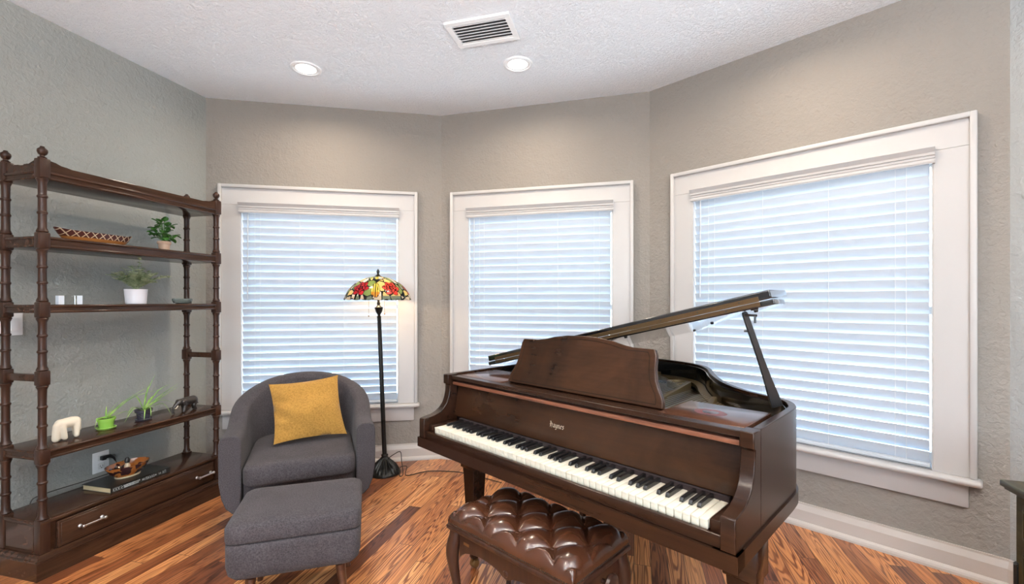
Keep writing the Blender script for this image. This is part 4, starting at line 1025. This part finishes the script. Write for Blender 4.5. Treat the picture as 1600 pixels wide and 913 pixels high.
# lyre and pedals
b = MB()
for sx_ in (-1, 1):
    b.tube(catmull([(.72+sx_*.07, .42, ZB), (.72+sx_*.10, .42, .50), (.72+sx_*.06, .42, .36), (.72+sx_*.09, .42, .22), (.72+sx_*.10, .42, .14)], 5), .014, 8)
b.box(.58, .86, .38, .47, .10, .15, bev=.006); b.build('lyre', PIANO, pn)
for k in (-1, 0, 1):
    b = MB(); b.tube([(.72+k*.075, .40, .12), (.72+k*.075, .33, .105), (.72+k*.075, .27, .085)], [.008, .010, .014], 10, .5); b.build('pedal', BRASS, pn)

# ------------------------------------------------------------------ piano bench
bn = thing('piano_bench', 'tufted brown leather piano bench with carved cabriole legs under the keyboard', 'bench', (.084, 1.708, 0), R(-43))
HX, HY = .298, .172
def bench_h(x_, y_):
    ex = min(1, (HX-abs(x_))/.032); ey = min(1, (HY-abs(y_))/.032); edge = sqrt(max(0, 1-(1-ex)**2))*sqrt(max(0, 1-(1-ey)**2))
    p, q = (x_+.08)/.16+y_/.19, (x_+.08)/.16-y_/.19
    sp_, sq_ = abs(sin(pi*p)), abs(sin(pi*q))
    inner_ = 1.0
    puff = (sp_*sq_)**.42
    # damp the pattern outside the button field
    fx = max(0, (abs(x_)-.272)/.04); fy = max(0, (abs(y_)-.146)/.04)
    damp = max(0, 1-max(fx, fy))
    puff = puff*damp+(1-damp)*.45
    return .458+sqrt(edge)*.020+edge*(.004+.034*puff)
b = MB(); NX, NY = 150, 88; g = []
for j in range(NY+1):
    row = []
    for i in range(NX+1):
        x_ = -HX+2*HX*i/NX; y_ = -HY+2*HY*j/NY
        # rounded plan corners
        row.append(b.bm.verts.new((x_, y_, bench_h(x_*.999, y_*.999))))
    g.append(row)
for j in range(NY):
    for i in range(NX): b.bm.faces.new((g[j][i], g[j][i+1], g[j+1][i+1], g[j+1][i]))
border = [g[0][i] for i in range(NX+1)]+[g[j][NX] for j in range(1, NY+1)]+[g[NY][i] for i in range(NX-1, -1, -1)]+[g[j][0] for j in range(NY-1, 0, -1)]
low = [b.bm.verts.new((v_.co.x, v_.co.y, .445)) for v_ in border]
for i in range(len(border)): k = (i+1) % len(border); b.bm.faces.new((border[i], low[i], low[k], border[k]))
b.bm.faces.new(low)
b.build('cushion', LEATHER, bn, angle=75)
# buttons at the diamond crossings
for y_, xs_ in ((-.095, (-.16, 0, .16)), (0, (-.24, -.08, .08, .24)), (.095, (-.16, 0, .16))):
    for x_ in xs_:
        z_ = bench_h(x_, y_); b = MB(); b.lathe([(0, -.002), (.009, -.001), (.011, .002), (.008, .005), (0, .0065)], 14, M.Translation((x_, y_, z_+.001))); b.build('button', LEATHER, bn)
b = MB(); n_ = 0
for k in range(64):
    x_ = -HX+.006+k*(2*HX-.012)/63
    for y_, s_ in ((-HY, 1), (HY, -1)): b.lathe([(0, 0), (.0034, 0), (.0026, .0016), (0, .0024)], 6, M.Translation((x_, y_, .451)) @ M.Rotation(s_*pi/2, 4, 'X'))
for k in range(36):
    y_ = -HY+.006+k*(2*HY-.012)/35
    for x_, s_ in ((-HX, -1), (HX, 1)): b.lathe([(0, 0), (.0034, 0), (.0026, .0016), (0, .0024)], 6, M.Translation((x_, y_, .451)) @ M.Rotation(s_*pi/2, 4, 'Y'))
o = b.build('nailheads', IRON, bn); o['kind'] = 'stuff'
b = MB(); b.box(-HX-.006, HX+.006, -HY-.006, HY+.006, .427, .445, bev=.006); b.build('seat_rail', BENCHW, bn)
# aprons with scalloped lower edge
def apron_poly(L, zt, zl, dz):
    pts = [(-L, zt)]; N_ = 30
    for i in range(N_+1):
        u_ = -1+2*i/N_; c_ = abs(u_); z = zl+dz*(1-((1-c_)**.6))*0
        if c_ > .82: z = zl-dz*((c_-.82)/.18)**1.5
        elif c_ > .14: z = zl+.012*sin((c_-.14)/.68*pi)
        else: z = zl-.014*cos(c_/.14*pi/2)
        pts.append((L*u_, z))
    pts.append((L, zt)); return pts
for y_, nm in ((-HY+.016, 1), (HY-.030, 1)):
    b = MB(); b.prism(apron_poly(HX-.05, .428, .355, .030), -y_-.014, -y_, M.Rotation(pi/2, 4, 'X')); ap_ = b.build('apron', BENCHW, bn, smooth=False, bevel=.002)
    if y_ < 0:
        b = MB(); b.lathe([(0, 0), (.012, 0), (.010, .005), (0, .008)], 16, M.Translation((0, y_, .362)) @ M.Rotation(pi/2, 4, 'X')); b.build('carved_rosette', BENCHW, ap_)
        b = MB(); b.box(-.222, -.192, y_-.0012, y_, .384, .394); b.build('badge', BRASS, ap_, smooth=False)
for x_ in (-HX+.016, HX-.030):
    b = MB(); T = M.Rotation(pi/2, 4, 'Z') @ M.Rotation(pi/2, 4, 'X'); b.prism(apron_poly(HY-.045, .428, .365, .025), x_, x_+.014, T); b.build('apron', BENCHW, bn, smooth=False, bevel=.002)
for sx_ in (-1, 1):
    for sy_ in (-1, 1):
        cxl, cyl = sx_*(HX-.024), sy_*(HY-.024); dg_ = V((sx_, sy_, 0)).normalized()
        pts = []; rr = []
        for z, o_, r_ in ((.428, 0, .026), (.40, .002, .027), (.37, .010, .028), (.33, .016, .026), (.27, .010, .020), (.20, -.002, .0155), (.13, -.010, .012), (.07, -.006, .0105), (.03, .006, .014), (.008, .012, .017), (0, .012, .015)):
            pts.append((cxl+dg_.x*o_, cyl+dg_.y*o_, z)); rr.append(r_)
        b = MB(); b.tube(catmull(pts, 3), [q[0] for q in catmull([(r_,) for r_ in rr], 3)], 14); b.build('leg', BENCHW, bn, angle=60)
# height adjusting knobs at both ends
for sx_ in (-1, 1):
    b = MB(); b.lathe([(.008, 0), (.009, .014), (.020, .018), (.030, .024), (.036, .032), (.034, .042), (.022, .050), (0, .052)], 24, M.Translation((sx_*(HX-.004), 0, .392)) @ M.Rotation(sx_*pi/2, 4, 'Y')); kb = b.build('adjusting_knob', BENCHW, bn)

# ------------------------------------------------------------------ side cabinet on the right
cb = thing('cabinet', 'dark olive brown wooden cabinet at the right edge of the photo', 'cabinet', (1.622, 1.488, 0), math.atan2(-.951, -.31))
b = MB(); b.box(0, 1.05, .02, .50, .08, .708); b.box(.03, 1.02, .04, .50, 0, .08); b.build('body', CABW, cb, smooth=False, bevel=.002)
b = MB(); b.box(-.020, 1.07, -.012, .51, .708, .728, bev=.004); b.box(-.012, 1.06, -.004, .50, .700, .710, bev=.002); b.build('top', CABW, cb, angle=50)
def panel(name, x0, x1, z0, z1):
    b = MB(); b.box(x0, x1, .004, .0195, z0, z1); o = b.build(name, CABW, cb, smooth=False, bevel=.002); q = .022
    b = MB()
    for xa, xb, za, zb_ in ((x0+.010, x0+q, z0+.010, z1-.010), (x1-q, x1-.010, z0+.010, z1-.010), (x0+.010, x1-.010, z1-q, z1-.010), (x0+.010, x1-.010, z0+.010, z0+q)): b.box(xa, xb, -.004, .004, za, zb_, bev=.003)
    b.build('panel_moulding', CABW, o)
    b = MB(); b.box(x0+q, x1-q, .001, .0042, z0+q, z1-q); b.build('inset_panel', CABP, o, smooth=False); return o
for k in range(2):
    x0 = .055+k*.49
    d_ = panel('drawer', x0, x0+.455, .560, .675); b = MB(); b.lathe([(.006, 0), (.006, .012), (.014, .018), (.012, .026), (0, .029)], 16, M.Translation((x0+.23, .001, .617)) @ M.Rotation(pi/2, 4, 'X')); b.build('knob', IRON, d_)
    d_ = panel('door', x0, x0+.455, .10, .535)
    b = MB(); zz = .45; b.tube([(x0-.010, -.006, zz-.05), (x0-.010, -.006, zz+.03)], .006, 10); b.lathe([(0, 0), (.007, .004), (0, .012)], 10, M.Translation((x0-.010, -.006, zz+.03))); b.build('door_hinge', IRON, d_)
